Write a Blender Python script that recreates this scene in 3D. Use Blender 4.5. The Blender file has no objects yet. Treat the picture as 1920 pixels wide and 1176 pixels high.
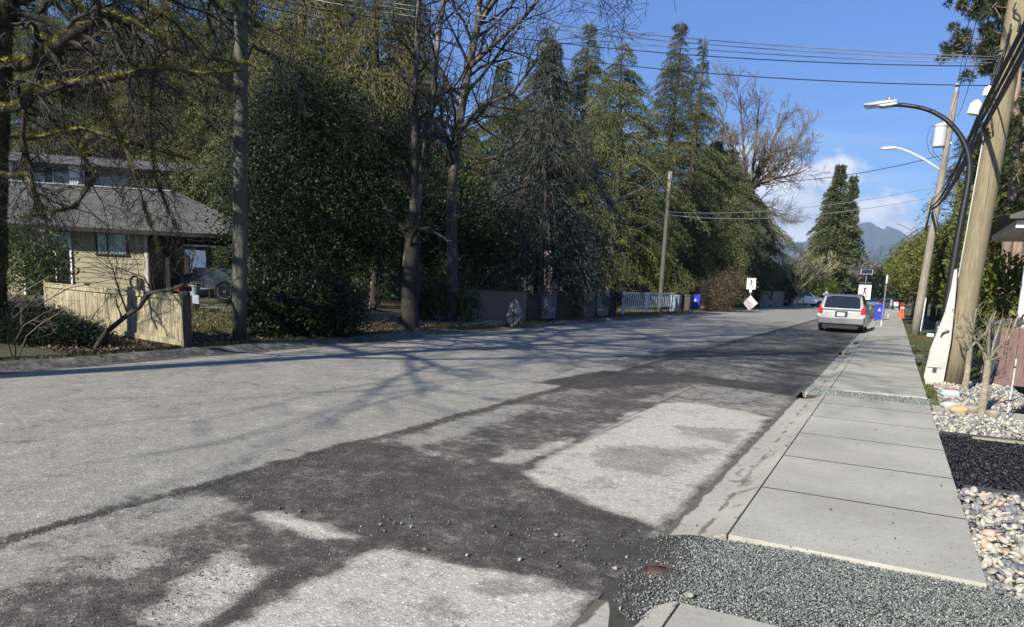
import bpy, math, random
import numpy as np
from mathutils import Vector, Matrix
R = math.radians
sc = bpy.context.scene
# ------------------------------------------------------------------ camera, sky, sun, exposure
F, PX, PY, CAMZ = 1365.0, 960.0, 735.0, 1.65      # focal length and optical centre in photo pixels
PITCH, ROLL, YAW = 0.1519, 0.0426, 0.4744
def cam_axes():
    f = np.array([-math.sin(YAW), math.cos(YAW), 0]); r = np.array([math.cos(YAW), math.sin(YAW), 0]); u = np.array([0, 0, 1.0])
    d = f*math.cos(PITCH)-u*math.sin(PITCH); u2 = u*math.cos(PITCH)+f*math.sin(PITCH)
    return r*math.cos(ROLL)+u2*math.sin(ROLL), u2*math.cos(ROLL)-r*math.sin(ROLL), d
RT, UP, FW = cam_axes()
def ray(x, y): return FW+RT*(x-PX)/F-UP*(y-PY)/F
def G(x, y, h=0.0):                                # ground point (height h) seen at a photo pixel
    v = ray(x, y); t = (CAMZ-h)/-v[2]; q = v*t; return (float(q[0]), float(q[1]), h)
def P(x, y, Y):                                    # point at world depth Y
    v = ray(x, y); q = v*(Y/v[1]); return (float(q[0]), float(q[1]), float(q[2])+CAMZ)
def D(x, y, z):                                    # point at distance z along the optical axis
    q = ray(x, y)*z; return (float(q[0]), float(q[1]), float(q[2])+CAMZ)
cam = bpy.data.objects.new('camera', bpy.data.cameras.new('camera')); sc.collection.objects.link(cam)
m4 = Matrix(((RT[0], UP[0], -FW[0], 0), (RT[1], UP[1], -FW[1], 0), (RT[2], UP[2], -FW[2], CAMZ), (0, 0, 0, 1)))
cam.matrix_world = m4
cam.data.sensor_width = 36; cam.data.lens = F/1920*36; cam.data.shift_y = (PY-588)/1920
cam.data.clip_start = 0.05; cam.data.clip_end = 40000
sc.camera = cam
SUN_EL, SUN_AZ = R(30), R(12)                      # shadows run 12 degrees to the right of the road direction
sd = Vector((-math.sin(SUN_AZ)*math.cos(SUN_EL), -math.cos(SUN_AZ)*math.cos(SUN_EL), math.sin(SUN_EL)))
sun = bpy.data.objects.new('sun', bpy.data.lights.new('sun', 'SUN')); sc.collection.objects.link(sun)
sun.data.energy = 5.0; sun.data.angle = R(0.53); sun.data.color = (1, 0.945, 0.84)
sun.rotation_euler = sd.to_track_quat('Z', 'Y').to_euler()
world = bpy.data.worlds.new('World'); sc.world = world; world.use_nodes = True
nt = world.node_tree; nt.nodes.clear()
sky = nt.nodes.new('ShaderNodeTexSky'); sky.sky_type = 'NISHITA'; sky.sun_disc = False
sky.sun_elevation = SUN_EL; sky.sun_rotation = math.atan2(sd.x, sd.y); sky.air_density = 1.0; sky.dust_density = 0.3; sky.ozone_density = 2.2
bg = nt.nodes.new('ShaderNodeBackground'); bg.inputs['Strength'].default_value = 0.125
out = nt.nodes.new('ShaderNodeOutputWorld')
nt.links.new(sky.outputs[0], bg.inputs[0]); nt.links.new(bg.outputs[0], out.inputs[0])
sc.view_settings.view_transform = 'Standard'; sc.view_settings.look = 'None'; sc.view_settings.exposure = 0.86; sc.view_settings.gamma = 1
rng = np.random.default_rng(7); random.seed(7)
COL = sc.collection
# ------------------------------------------------------------------ helpers
class MB:
    def __init__(s): s.v = []; s.f = []; s.n = 0
    def add(s, vs, fs):
        b = s.n; s.v.extend([tuple(map(float, p)) for p in vs]); s.f.extend([tuple(b+i for i in f) for f in fs]); s.n += len(vs); return s
    def box(s, c, d, rz=0, rx=0, taper=1.0):
        x, y, z = d[0]/2, d[1]/2, d[2]/2; t = taper
        vs = [(-x, -y, -z), (x, -y, -z), (x, y, -z), (-x, y, -z), (-x*t, -y*t, z), (x*t, -y*t, z), (x*t, y*t, z), (-x*t, y*t, z)]
        M = Matrix.Translation(c) @ Matrix.Rotation(rz, 4, 'Z') @ Matrix.Rotation(rx, 4, 'X')
        return s.add([M @ Vector(v) for v in vs], [(0, 3, 2, 1), (4, 5, 6, 7), (0, 1, 5, 4), (1, 2, 6, 5), (2, 3, 7, 6), (3, 0, 4, 7)])
    def bbox(s, c, d, rz=0, b=0.02):               # box with chamfered vertical and top edges
        x, y, z = d[0]/2, d[1]/2, d[2]/2
        def ring(X, Y, Z): return [(-X+b, -Y, Z), (X-b, -Y, Z), (X, -Y+b, Z), (X, Y-b, Z), (X-b, Y, Z), (-X+b, Y, Z), (-X, Y-b, Z), (-X, -Y+b, Z)]
        vs = ring(x, y, -z)+ring(x, y, z-b)+ring(x-b, y-b, z)
        M = Matrix.Translation(c) @ Matrix.Rotation(rz, 4, 'Z')
        fs = [tuple(range(7, -1, -1)), tuple(range(16, 24))]
        for k in (0, 8):
            for i in range(8): fs.append((k+i, k+(i+1) % 8, k+8+(i+1) % 8, k+8+i))
        return s.add([M @ Vector(v) for v in vs], fs)
    def tube(s, pts, rad, n=8, caps=True):
        pts = [Vector(p) for p in pts]; k = len(pts)
        if not hasattr(rad, '__len__'): rad = [rad]*k
        vs = []; prev = None
        for i, p in enumerate(pts):
            t = (pts[min(i+1, k-1)]-pts[max(i-1, 0)]).normalized()
            if prev is None: prev = t.orthogonal()
            a = (prev-t*prev.dot(t)); a = a.normalized() if a.length > 1e-6 else t.orthogonal().normalized(); prev = a; b = t.cross(a)
            for j in range(n):
                q = 2*math.pi*j/n; vs.append(p+(a*math.cos(q)+b*math.sin(q))*rad[i])
        fs = [(i*n+j, i*n+(j+1) % n, (i+1)*n+(j+1) % n, (i+1)*n+j) for i in range(k-1) for j in range(n)]
        if caps: fs += [tuple(range(n-1, -1, -1)), tuple((k-1)*n+j for j in range(n))]
        return s.add(vs, fs)
    def lathe(s, prof, c=(0, 0, 0), n=20, axis='Z'):
        vs = []
        for r, z in prof:
            for j in range(n):
                q = 2*math.pi*j/n; p = (r*math.cos(q), r*math.sin(q), z)
                if axis == 'X': p = (p[2], p[0], p[1])
                if axis == 'Y': p = (p[0], p[2], p[1])
                vs.append((p[0]+c[0], p[1]+c[1], p[2]+c[2]))
        k = len(prof)
        fs = [(i*n+j, i*n+(j+1) % n, (i+1)*n+(j+1) % n, (i+1)*n+j) for i in range(k-1) for j in range(n)]
        fs += [tuple(range(n-1, -1, -1)), tuple((k-1)*n+j for j in range(n))]
        return s.add(vs, fs)
    def prism(s, poly, a, b, axis='Z'):            # poly extruded from a to b along axis
        def m(p, t): return {'Z': (p[0], p[1], t), 'X': (t, p[0], p[1]), 'Y': (p[0], t, p[1])}[axis]
        n = len(poly); vs = [m(p, a) for p in poly]+[m(p, b) for p in poly]
        return s.add(vs, [tuple(range(n-1, -1, -1)), tuple(range(n, 2*n))]+[(i, (i+1) % n, n+(i+1) % n, n+i) for i in range(n)])
    def build(s, name, mat, parent=None, smooth=False, bevel=0, recalc=True):
        me = bpy.data.meshes.new(name); me.from_pydata(s.v, [], s.f)
        if recalc:
            import bmesh
            bm = bmesh.new(); bm.from_mesh(me); bmesh.ops.recalc_face_normals(bm, faces=bm.faces); bm.to_mesh(me); bm.free()
        return link(name, me, mat, parent, smooth, bevel)
def link(name, me, mat, parent=None, smooth=False, bevel=0):
    o = bpy.data.objects.new(name, me); COL.objects.link(o)
    if mat: me.materials.append(mat)
    if smooth: me.polygons.foreach_set('use_smooth', [True]*len(me.polygons))
    if bevel:
        b = o.modifiers.new('bevel', 'BEVEL'); b.width = bevel; b.segments = 2; b.limit_method = 'ANGLE'; b.angle_limit = R(35)
    if parent: o.parent = parent
    return o
def npmesh(name, V, Fc, k, attrs=None):            # V (n,3), Fc (m,k) equal sized faces
    me = bpy.data.meshes.new(name); V = np.asarray(V, np.float32); Fc = np.asarray(Fc, np.int32)
    me.vertices.add(len(V)); me.vertices.foreach_set('co', V.ravel())
    me.loops.add(Fc.size); me.loops.foreach_set('vertex_index', Fc.ravel())
    me.polygons.add(len(Fc)); me.polygons.foreach_set('loop_start', np.arange(0, Fc.size, k, dtype=np.int32)); me.polygons.foreach_set('loop_total', np.full(len(Fc), k, np.int32))
    for (an, dom, arr) in attrs or []:
        a = me.attributes.new(an, 'FLOAT', dom); a.data.foreach_set('value', np.asarray(arr, np.float32))
    me.update(calc_edges=True); return me
def tag(o, label=None, cat=None, group=None, kind=None):
    if label: o['label'] = label
    if cat: o['category'] = cat
    if group: o['group'] = group
    if kind: o['kind'] = kind
    return o
def thing(name, label, cat, loc=(0, 0, 0), rz=0, group=None):
    o = bpy.data.objects.new(name, None); COL.objects.link(o); o.empty_display_size = 0.2
    o.location = loc; o.rotation_euler = (0, 0, rz); return tag(o, label, cat, group)
def copy_tree(o, loc=None, rz=None, scale=None, label=None, group=None):
    def rec(a, parent):
        c = a.copy(); COL.objects.link(c)
        if parent: c.parent = parent
        for ch in a.children: rec(ch, c)
        return c
    r = rec(o, None)
    if loc is not None: r.location = loc
    if rz is not None: r.rotation_euler = (0, 0, rz)
    if scale is not None: r.scale = scale if hasattr(scale, '__len__') else (scale,)*3
    if label: r['label'] = label
    if group: r['group'] = group
    return r
# ------------------------------------------------------------------ materials
def newmat(name):
    m = bpy.data.materials.new(name); m.use_nodes = True; n = m.node_tree
    return m, n, n.nodes['Principled BSDF']
def nd(n, t, **kw):
    x = n.nodes.new(t)
    for k, v in kw.items():
        if k in x.inputs: x.inputs[k].default_value = v
        else: setattr(x, k, v)
    return x
def ramp(n, src, stops):
    r = n.nodes.new('ShaderNodeValToRGB'); e = r.color_ramp.elements
    e[0].position = stops[0][0]; e[0].color = (*stops[0][1], 1); e[1].position = stops[-1][0]; e[1].color = (*stops[-1][1], 1)
    for p, c in stops[1:-1]: q = e.new(p); q.color = (*c, 1)
    n.links.new(src, r.inputs[0]); return r.outputs[0]
def mix(n, a, b, f, mode='MIX'):
    x = n.nodes.new('ShaderNodeMix'); x.data_type = 'RGBA'; x.blend_type = mode
    for s, v in ((x.inputs[6], a), (x.inputs[7], b), (x.inputs[0], f)):
        if hasattr(v, 'is_linked') or hasattr(v, 'links'): n.links.new(v, s)
        elif isinstance(v, (int, float)): s.default_value = v
        else: s.default_value = (*v, 1)
    return x.outputs[2]
def mth(n, op, a, b=0.0, c=None):
    x = n.nodes.new('ShaderNodeMath'); x.operation = op
    for s, v in zip(x.inputs, (a, b, c)):
        if v is None: continue
        if isinstance(v, (int, float)): s.default_value = v
        else: n.links.new(v, s)
    return x.outputs[0]
def coords(n, scale=(1, 1, 1)):
    t = n.nodes.new('ShaderNodeTexCoord'); mp = n.nodes.new('ShaderNodeMapping'); mp.inputs['Scale'].default_value = scale
    n.links.new(t.outputs['Object'], mp.inputs[0]); return mp.outputs[0]
def noise(n, co, scale, detail=6, rough=0.6):
    x = nd(n, 'ShaderNodeTexNoise'); x.inputs['Scale'].default_value = scale; x.inputs['Detail'].default_value = detail; x.inputs['Roughness'].default_value = rough
    n.links.new(co, x.inputs['Vector']); return x.outputs['Fac']
def bump(n, b, h, strength=0.3, dist=0.02):
    x = n.nodes.new('ShaderNodeBump'); x.inputs['Strength'].default_value = strength; x.inputs['Distance'].default_value = dist
    n.links.new(h, x.inputs['Height']); n.links.new(x.outputs[0], b.inputs['Normal'])
def plain(name, col, rough=0.6, metal=0, var=0.25, scale=6, bumps=0.15, stretch=(1, 1, 1), coat=0, spec=0.5):
    m, n, b = newmat(name); co = coords(n, stretch); f = noise(n, co, scale, 8, 0.65); f2 = noise(n, co, scale*9, 4, 0.6)
    lo = tuple(c*(1-var) for c in col); hi = tuple(min(1, c*(1+var)) for c in col)
    c1 = ramp(n, f, [(0.3, lo), (0.7, hi)]); c2 = ramp(n, f2, [(0.3, (1-var*.5,)*3), (0.7, (1, 1, 1))])
    n.links.new(mix(n, c1, c2, 1.0, 'MULTIPLY'), b.inputs['Base Color'])
    b.inputs['Roughness'].default_value = rough; b.inputs['Metallic'].default_value = metal; b.inputs['Coat Weight'].default_value = coat; b.inputs['Specular IOR Level'].default_value = spec
    if bumps: bump(n, b, f2, bumps, 0.01)
    return m
def wood(name, col, dark, scale=3, var_planks=0, axis='Z', rough=0.8):
    m, n, b = newmat(name)
    st = {'Z': (12, 12, 0.7), 'X': (0.7, 12, 12), 'Y': (12, 0.7, 12)}[axis]
    g = noise(n, coords(n, st), scale, 8, 0.7); w = noise(n, coords(n), 1.1, 5, 0.6); fine = noise(n, coords(n, tuple(a*4 for a in st)), scale, 4, 0.6)
    c = ramp(n, g, [(0.32, dark), (0.62, col)]); c = mix(n, c, tuple(x*0.7 for x in dark), mth(n, 'MULTIPLY', ramp(n, w, [(0.45, (0, 0, 0)), (0.75, (1, 1, 1))]), 0.6))
    ck = noise(n, coords(n, tuple(a*(2.2 if a > 5 else .45) for a in st)), scale, 3, 0.5); c = mix(n, c, tuple(x*0.35 for x in dark), ramp(n, ck, [(0.635, (0, 0, 0)), (0.67, (.85, .85, .85))]))
    n.links.new(c, b.inputs['Base Color']); b.inputs['Roughness'].default_value = rough; bump(n, b, fine, 0.5, 0.01); return m
def leafmat(name, stops, rough=0.55, trans=0.25, spec=0.4):
    m, n, b = newmat(name); a = n.nodes.new('ShaderNodeAttribute'); a.attribute_name = 'tint'
    c = ramp(n, a.outputs['Fac'], stops); n.links.new(c, b.inputs['Base Color']); b.inputs['Roughness'].default_value = rough; b.inputs['Specular IOR Level'].default_value = spec
    t = n.nodes.new('ShaderNodeBsdfTranslucent'); n.links.new(c, t.inputs[0]); x = n.nodes.new('ShaderNodeMixShader'); x.inputs[0].default_value = trans
    n.links.new(b.outputs[0], x.inputs[1]); n.links.new(t.outputs[0], x.inputs[2]); n.links.new(x.outputs[0], n.nodes['Material Output'].inputs[0]); return m
def barkmat(name, col, dark, moss=None, mossamt=0.5, scale=8, stretch=(1, 1, 0.25), lichen=None):
    m, n, b = newmat(name); co = coords(n, stretch); g = noise(n, co, scale, 8, 0.7)
    c = ramp(n, g, [(0.35, dark), (0.65, col)])
    if lichen:
        l = noise(n, coords(n, (1, 1, 0.6)), 3.5, 5, 0.6); c = mix(n, c, lichen, ramp(n, l, [(0.55, (0, 0, 0)), (0.64, (1, 1, 1))]))
    if moss:
        ge = n.nodes.new('ShaderNodeNewGeometry'); sp = n.nodes.new('ShaderNodeSeparateXYZ'); n.links.new(ge.outputs['Normal'], sp.inputs[0])
        q = noise(n, coords(n), 2.2, 6, 0.7); k = mth(n, 'ADD', mth(n, 'MULTIPLY', sp.outputs['Z'], 0.5), mth(n, 'MULTIPLY', q, 1.6)); k = mth(n, 'SUBTRACT', k, 1.25-mossamt)
        c = mix(n, c, ramp(n, noise(n, coords(n), 14, 4), [(0.3, tuple(x*0.45 for x in moss)), (0.7, moss)]), ramp(n, k, [(0.1, (0, 0, 0)), (0.3, (1, 1, 1))]))
    n.links.new(c, b.inputs['Base Color']); b.inputs['Roughness'].default_value = 0.9; bump(n, b, g, 0.8, 0.03); return m
M = {}
# road: the point attribute 'wear' (0 fresh dark patch .. 1 pale worn concrete) laid out in world space
def roadmat():
    m, n, b = newmat('asphalt'); a = n.nodes.new('ShaderNodeAttribute'); a.attribute_name = 'wear'; co = coords(n)
    n1 = noise(n, co, 1.6, 10, 0.65); n2 = noise(n, co, 7, 12, 0.78); n3 = noise(n, co, 110, 3, 0.6)
    v = mth(n, 'ADD', a.outputs['Fac'], mth(n, 'MULTIPLY', mth(n, 'SUBTRACT', n1, 0.5), 0.75))
    v = mth(n, 'ADD', v, mth(n, 'MULTIPLY', mth(n, 'SUBTRACT', n2, 0.5), 1.5)); v = mth(n, 'ADD', v, mth(n, 'MULTIPLY', mth(n, 'SUBTRACT', n3, 0.5), 0.8))
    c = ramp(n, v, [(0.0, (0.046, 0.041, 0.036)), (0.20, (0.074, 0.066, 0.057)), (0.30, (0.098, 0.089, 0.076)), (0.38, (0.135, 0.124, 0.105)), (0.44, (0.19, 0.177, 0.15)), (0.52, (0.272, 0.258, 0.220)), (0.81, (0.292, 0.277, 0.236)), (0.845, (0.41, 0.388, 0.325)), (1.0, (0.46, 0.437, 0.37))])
    vo = nd(n, 'ShaderNodeTexVoronoi'); vo.inputs['Scale'].default_value = 75; n.links.new(co, vo.inputs['Vector']); sx = n.nodes.new('ShaderNodeSeparateColor'); n.links.new(vo.outputs['Color'], sx.inputs[0])
    sp = ramp(n, sx.outputs[0], [(0.0, (0.58,)*3), (0.15, (0.86,)*3), (0.8, (1.0,)*3), (0.92, (1.22,)*3), (1.0, (1.6,)*3)])
    c = mix(n, c, sp, 1.0, 'MULTIPLY')
    big = noise(n, coords(n, (1, 0.12, 1)), 1.3, 4, 0.5); c = mix(n, c, ramp(n, big, [(0.3, (0.94,)*3), (0.7, (1.05,)*3)]), 1.0, 'MULTIPLY')
    n.links.new(c, b.inputs['Base Color']); b.inputs['Roughness'].default_value = 0.88; b.inputs['Specular IOR Level'].default_value = 0.3
    bump(n, b, mth(n, 'ADD', mth(n, 'MULTIPLY', vo.outputs['Distance'], 1.2), n3), 0.4, 0.006); return m
M['road'] = roadmat()
def concretemat(name, col, dirty=False):
    m, n, b = newmat(name); co = coords(n); n1 = noise(n, co, 0.9, 8, 0.65); n2 = noise(n, co, 22, 6, 0.7); st = noise(n, coords(n, (0.5, 9, 1)), 7, 3, 0.6)
    c = ramp(n, n1, [(0.3, tuple(x*0.84 for x in col)), (0.7, tuple(x*1.08 for x in col))])
    c = mix(n, c, ramp(n, n2, [(0.3, (0.86,)*3), (0.7, (1.04,)*3)]), 1.0, 'MULTIPLY'); c = mix(n, c, ramp(n, st, [(0.35, (0.93,)*3), (0.65, (1.03,)*3)]), 1.0, 'MULTIPLY')
    pit = nd(n, 'ShaderNodeTexNoise'); pit.inputs['Scale'].default_value = 38; pit.inputs['Detail'].default_value = 2; n.links.new(co, pit.inputs['Vector'])
    c = mix(n, c, (0.09, 0.085, 0.08), ramp(n, pit.outputs['Fac'], [(0.69, (0, 0, 0)), (0.72, (1, 1, 1))]))
    big = noise(n, coords(n), 0.35, 6, 0.6); c = mix(n, c, ramp(n, big, [(0.3, (0.80, 0.79, 0.76)), (0.7, (1.07,)*3)]), 1.0, 'MULTIPLY')
    blot = noise(n, coords(n, (1, .8, 1)), 4.5 if dirty else 2.6, 8, 0.7); c = mix(n, c, tuple(x*(.38 if dirty else .72) for x in col), ramp(n, blot, [(0.57 if dirty else .6, (0, 0, 0)), (0.63 if dirty else .68, (1, 1, 1))]))
    if dirty:
        sx = n.nodes.new('ShaderNodeSeparateXYZ'); n.links.new(co, sx.inputs[0]); d1 = mth(n, 'ABSOLUTE', mth(n, 'ADD', sx.outputs['X'], 1.045)); gr = noise(n, coords(n, (3, .9, 1)), 3.2, 8, 0.7); f1 = mth(n, 'SUBTRACT', mth(n, 'ADD', mth(n, 'MULTIPLY', gr, 1.9), -.62), mth(n, 'MULTIPLY', d1, 6.0)); c = mix(n, c, (0.135, 0.12, 0.095), ramp(n, f1, [(0.28, (0, 0, 0)), (0.42, (.9, .9, .9))]))
        d2 = mth(n, 'SUBTRACT', mth(n, 'ADD', mth(n, 'MULTIPLY', gr, .9), .0), mth(n, 'MULTIPLY', mth(n, 'ADD', sx.outputs['X'], 1.30), 7.0)); c = mix(n, c, (0.12, 0.108, 0.088), ramp(n, d2, [(0.0, (0, 0, 0)), (0.12, (1, 1, 1))]))
    n.links.new(c, b.inputs['Base Color']); b.inputs['Roughness'].default_value = 0.85; b.inputs['Specular IOR Level'].default_value = 0.3; bump(n, b, n2, 0.35, 0.008); return m
M['walk'] = concretemat('sidewalk_concrete', (0.455, 0.44, 0.365)); M['gutter'] = concretemat('gutter_concrete', (0.47, 0.45, 0.375), True)
M['joint'] = plain('joint_dirt', (0.05, 0.046, 0.038), 0.95, var=.4)
M['earth'] = plain('earth', (0.085, 0.065, 0.045), 0.95, var=0.5, scale=2.5, bumps=.6)
def vergemat():
    m, n, b = newmat('verge_ground'); co = coords(n); a = noise(n, co, 0.45, 6, 0.6); f = noise(n, co, 14, 8, 0.75); g = noise(n, co, 3, 6, 0.7)
    lit = ramp(n, f, [(0.3, (0.02, 0.014, 0.01)), (0.5, (0.085, 0.055, 0.035)), (0.7, (0.17, 0.12, 0.08))]); gr = ramp(n, f, [(0.3, (0.022, 0.034, 0.01)), (0.7, (0.11, 0.14, 0.035))])
    c = mix(n, lit, gr, ramp(n, mth(n, 'ADD', mth(n, 'MULTIPLY', a, .6), mth(n, 'MULTIPLY', g, .4)), [(0.47, (0, 0, 0)), (0.55, (1, 1, 1))])); n.links.new(c, b.inputs['Base Color']); b.inputs['Roughness'].default_value = 0.95; bump(n, b, f, 1.0, 0.04); return m
M['verge'] = vergemat()
M['grass'] = leafmat('grass_blades', [(0, (0.05, 0.07, 0.018)), (0.6, (0.11, 0.14, 0.03)), (1, (0.22, 0.20, 0.09))], 0.7)
M['driveway'] = plain('driveway_gravel', (0.27, 0.245, 0.21), 0.9, var=.35, scale=3, bumps=.5)
M['gravel'] = leafmat('crushed_gravel', [(0, (0.075, 0.082, 0.078)), (0.35, (0.15, 0.163, 0.152)), (0.8, (0.235, 0.25, 0.232)), (1, (0.40, 0.41, 0.375))], 0.75, 0.0)
M['pebble'] = leafmat('river_rock', [(0, (0.10, 0.11, 0.12)), (0.3, (0.19, 0.19, 0.18)), (0.5, (0.33, 0.30, 0.24)), (0.7, (0.40, 0.37, 0.30)), (0.93, (0.46, 0.43, 0.355)), (0.965, (0.46, 0.34, 0.24)), (1, (0.45, 0.27, 0.16))], 0.6, 0.0)
M['mulch'] = leafmat('black_mulch', [(0, (0.006, 0.006, 0.008)), (0.8, (0.022, 0.021, 0.024)), (1, (0.06, 0.055, 0.055))], 0.55, 0.0)
M['litter'] = leafmat('fallen_leaves', [(0, (0.04, 0.022, 0.012)), (0.6, (0.14, 0.085, 0.045)), (1, (0.30, 0.22, 0.13))], 0.8, 0.1)
M['grit'] = leafmat('loose_stones', [(0, (0.04, 0.037, 0.034)), (0.75, (0.12, 0.115, 0.105)), (1, (0.34, 0.33, 0.30))], 0.8, 0)
M['polewood'] = wood('weathered_pole_wood', (0.27, 0.225, 0.135), (0.15, 0.122, 0.074), 3)
M['poledark'] = wood('grey_green_pole_wood', (0.12, 0.115, 0.085), (0.045, 0.045, 0.035), 3)
M['polegrey'] = wood('grey_pole_wood', (0.30, 0.27, 0.21), (0.15, 0.13, 0.10), 3)
M['fence'] = wood('pale_fence_boards', (0.46, 0.40, 0.25), (0.12, 0.10, 0.055), 2.6)
M['brownfence'] = wood('brown_fence', (0.12, 0.085, 0.06), (0.045, 0.032, 0.025), 2)
M['redwood'] = wood('red_brown_panel', (0.21, 0.125, 0.115), (0.13, 0.075, 0.07), 2)
M['oldwood'] = wood('old_grey_wood', (0.22, 0.2, 0.165), (0.10, 0.09, 0.07), 2, axis='X')
M['paletimber'] = wood('pale_timber', (0.34, 0.31, 0.22), (0.2, 0.18, 0.12), 2)
M['charcoal'] = plain('charcoal_paint', (0.035, 0.037, 0.042), 0.5, var=.15)
M['black'] = plain('black_paint', (0.016, 0.016, 0.018), 0.4, var=.2)
M['cable'] = plain('black_cable', (0.012, 0.012, 0.013), 0.5, var=.2)
M['lightcable'] = plain('grey_cable', (0.20, 0.21, 0.24), 0.4, var=.1)
M['lamphead'] = plain('pale_lamp_housing', (0.48, 0.49, 0.45), 0.4, var=.1)
M['white'] = plain('white_paint', (0.78, 0.78, 0.76), 0.5, var=.07, scale=2)
M['offwhite'] = plain('off_white_plastic', (0.46, 0.43, 0.39), 0.55, var=.12, scale=3)
M['galv'] = plain('galvanized_steel', (0.42, 0.42, 0.40), 0.45, 0.6, var=.15)
M['greymetal'] = plain('grey_gate_paint', (0.26, 0.28, 0.31), 0.5, var=.15)
M['glass'] = plain('dark_glass', (0.012, 0.014, 0.017), 0.06, var=.2, bumps=0, spec=0.9)
M['paleglass'] = plain('window_with_blind', (0.20, 0.25, 0.27), 0.08, var=.25, scale=1.2, bumps=0, spec=0.9)
M['tyre'] = plain('tyre_rubber', (0.018, 0.018, 0.019), 0.85, var=.3, scale=20)
M['rim'] = plain('alloy_rim', (0.42, 0.42, 0.43), 0.3, 0.8, var=.1)
M['silver'] = plain('silver_car_paint', (0.23, 0.228, 0.225), 0.34, 0.55, var=.05, scale=1, bumps=0, coat=.6)
M['greypaint'] = plain('grey_truck_paint', (0.10, 0.10, 0.105), 0.32, 0.35, var=.05, scale=1, bumps=0, coat=.6)
M['whitepaint'] = plain('white_car_paint', (0.72, 0.72, 0.72), 0.35, 0, var=.05, scale=1, bumps=0, coat=.6)
M['darkpaint'] = plain('dark_car_paint', (0.03, 0.04, 0.045), 0.3, 0.2, var=.05, scale=1, bumps=0, coat=.6)
M['greencar'] = plain('pale_green_car_paint', (0.22, 0.28, 0.25), 0.3, 0.2, var=.05, scale=1, bumps=0, coat=.6)
M['red'] = plain('red_lens', (0.50, 0.015, 0.02), 0.2, var=.2, bumps=0)
M['orange'] = plain('orange_plastic', (0.80, 0.13, 0.03), 0.5, var=.1)
M['blue'] = plain('blue_bin_plastic', (0.014, 0.035, 0.36), 0.45, var=.12)
M['binGrey'] = plain('grey_bin_plastic', (0.27, 0.31, 0.35), 0.5, var=.12)
M['binBrown'] = plain('brown_bin_plastic', (0.06, 0.045, 0.035), 0.5, var=.12)
M['teal'] = plain('teal_tarp', (0.16, 0.46, 0.38), 0.6, var=.15)
M['turq'] = plain('turquoise_lid', (0.38, 0.66, 0.63), 0.5, var=.1)
M['redstripe'] = plain('dull_red_plastic', (0.33, 0.10, 0.09), 0.6, var=.2)
M['stucco'] = plain('brown_stucco', (0.21, 0.155, 0.125), 0.9, var=.12, scale=3, bumps=.4)
M['greystucco'] = plain('grey_violet_stucco', (0.10, 0.098, 0.115), 0.9, var=.1, scale=3, bumps=.3)
M['pinkwall'] = plain('pale_pink_wall', (0.36, 0.28, 0.26), 0.9, var=.1)
M['siding'] = plain('cream_siding', (0.30, 0.265, 0.165), 0.7, var=.12, scale=1.5, bumps=.1, stretch=(1, 1, 3))
M['tarp'] = plain('blue_grey_tarp', (0.08, 0.12, 0.20), 0.6, var=.2, scale=2, bumps=.4)
M['signwhite'] = plain('sign_white', (0.72, 0.72, 0.72), 0.5, var=.04)
M['signback'] = plain('faded_sign_fabric', (0.60, 0.53, 0.52), 0.7, var=.15, scale=3)
M['signfabric'] = plain('grey_sign_back_fabric', (0.28, 0.26, 0.24), 0.7, var=.3, scale=3)
M['signblack'] = plain('sign_black', (0.012, 0.012, 0.014), 0.5, var=.1)
M['solar'] = plain('solar_cells', (0.02, 0.025, 0.05), 0.2, var=.2)
M['porcelain'] = plain('grey_porcelain', (0.5, 0.5, 0.5), 0.25, var=.1)
M['rock_o'] = plain('orange_tan_rock', (0.50, 0.33, 0.17), 0.8, var=.3, scale=5, bumps=.5)
M['rock_g'] = plain('grey_tan_rock', (0.30, 0.27, 0.21), 0.8, var=.35, scale=5, bumps=.5)
M['rust'] = plain('rusty_iron', (0.095, 0.038, 0.022), 0.8, var=.5, scale=9)
M['mailred'] = plain('red_box_paint', (0.11, 0.01, 0.014), 0.5, var=.2)
def shinglemat():
    m, n, b = newmat('roof_shingles'); co = coords(n)
    br = nd(n, 'ShaderNodeTexBrick'); n.links.new(co, br.inputs['Vector']); br.inputs['Scale'].default_value = 1.0; br.inputs['Mortar Size'].default_value = 0.014; br.inputs['Brick Width'].default_value = 0.3; br.inputs['Row Height'].default_value = 0.14
    br.inputs['Color1'].default_value = (0.075, 0.075, 0.066, 1); br.inputs['Color2'].default_value = (0.15, 0.147, 0.13, 1); br.inputs['Mortar'].default_value = (0.035, 0.035, 0.032, 1); br.inputs['Bias'].default_value = -0.2
    f = noise(n, co, 3, 8, 0.7); c = mix(n, br.outputs['Color'], ramp(n, f, [(0.3, (0.7,)*3), (0.7, (1.1,)*3)]), 1.0, 'MULTIPLY'); n.links.new(c, b.inputs['Base Color']); b.inputs['Roughness'].default_value = 0.9; bump(n, b, br.outputs['Fac'], -0.6, 0.02); return m
M['shingle'] = shinglemat()
M['darkroof'] = plain('dark_roofing', (0.05, 0.052, 0.055), 0.9, var=.3)
M['darkwall'] = plain('dark_brown_wall', (0.022, 0.018, 0.016), 0.9, var=.3)
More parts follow.
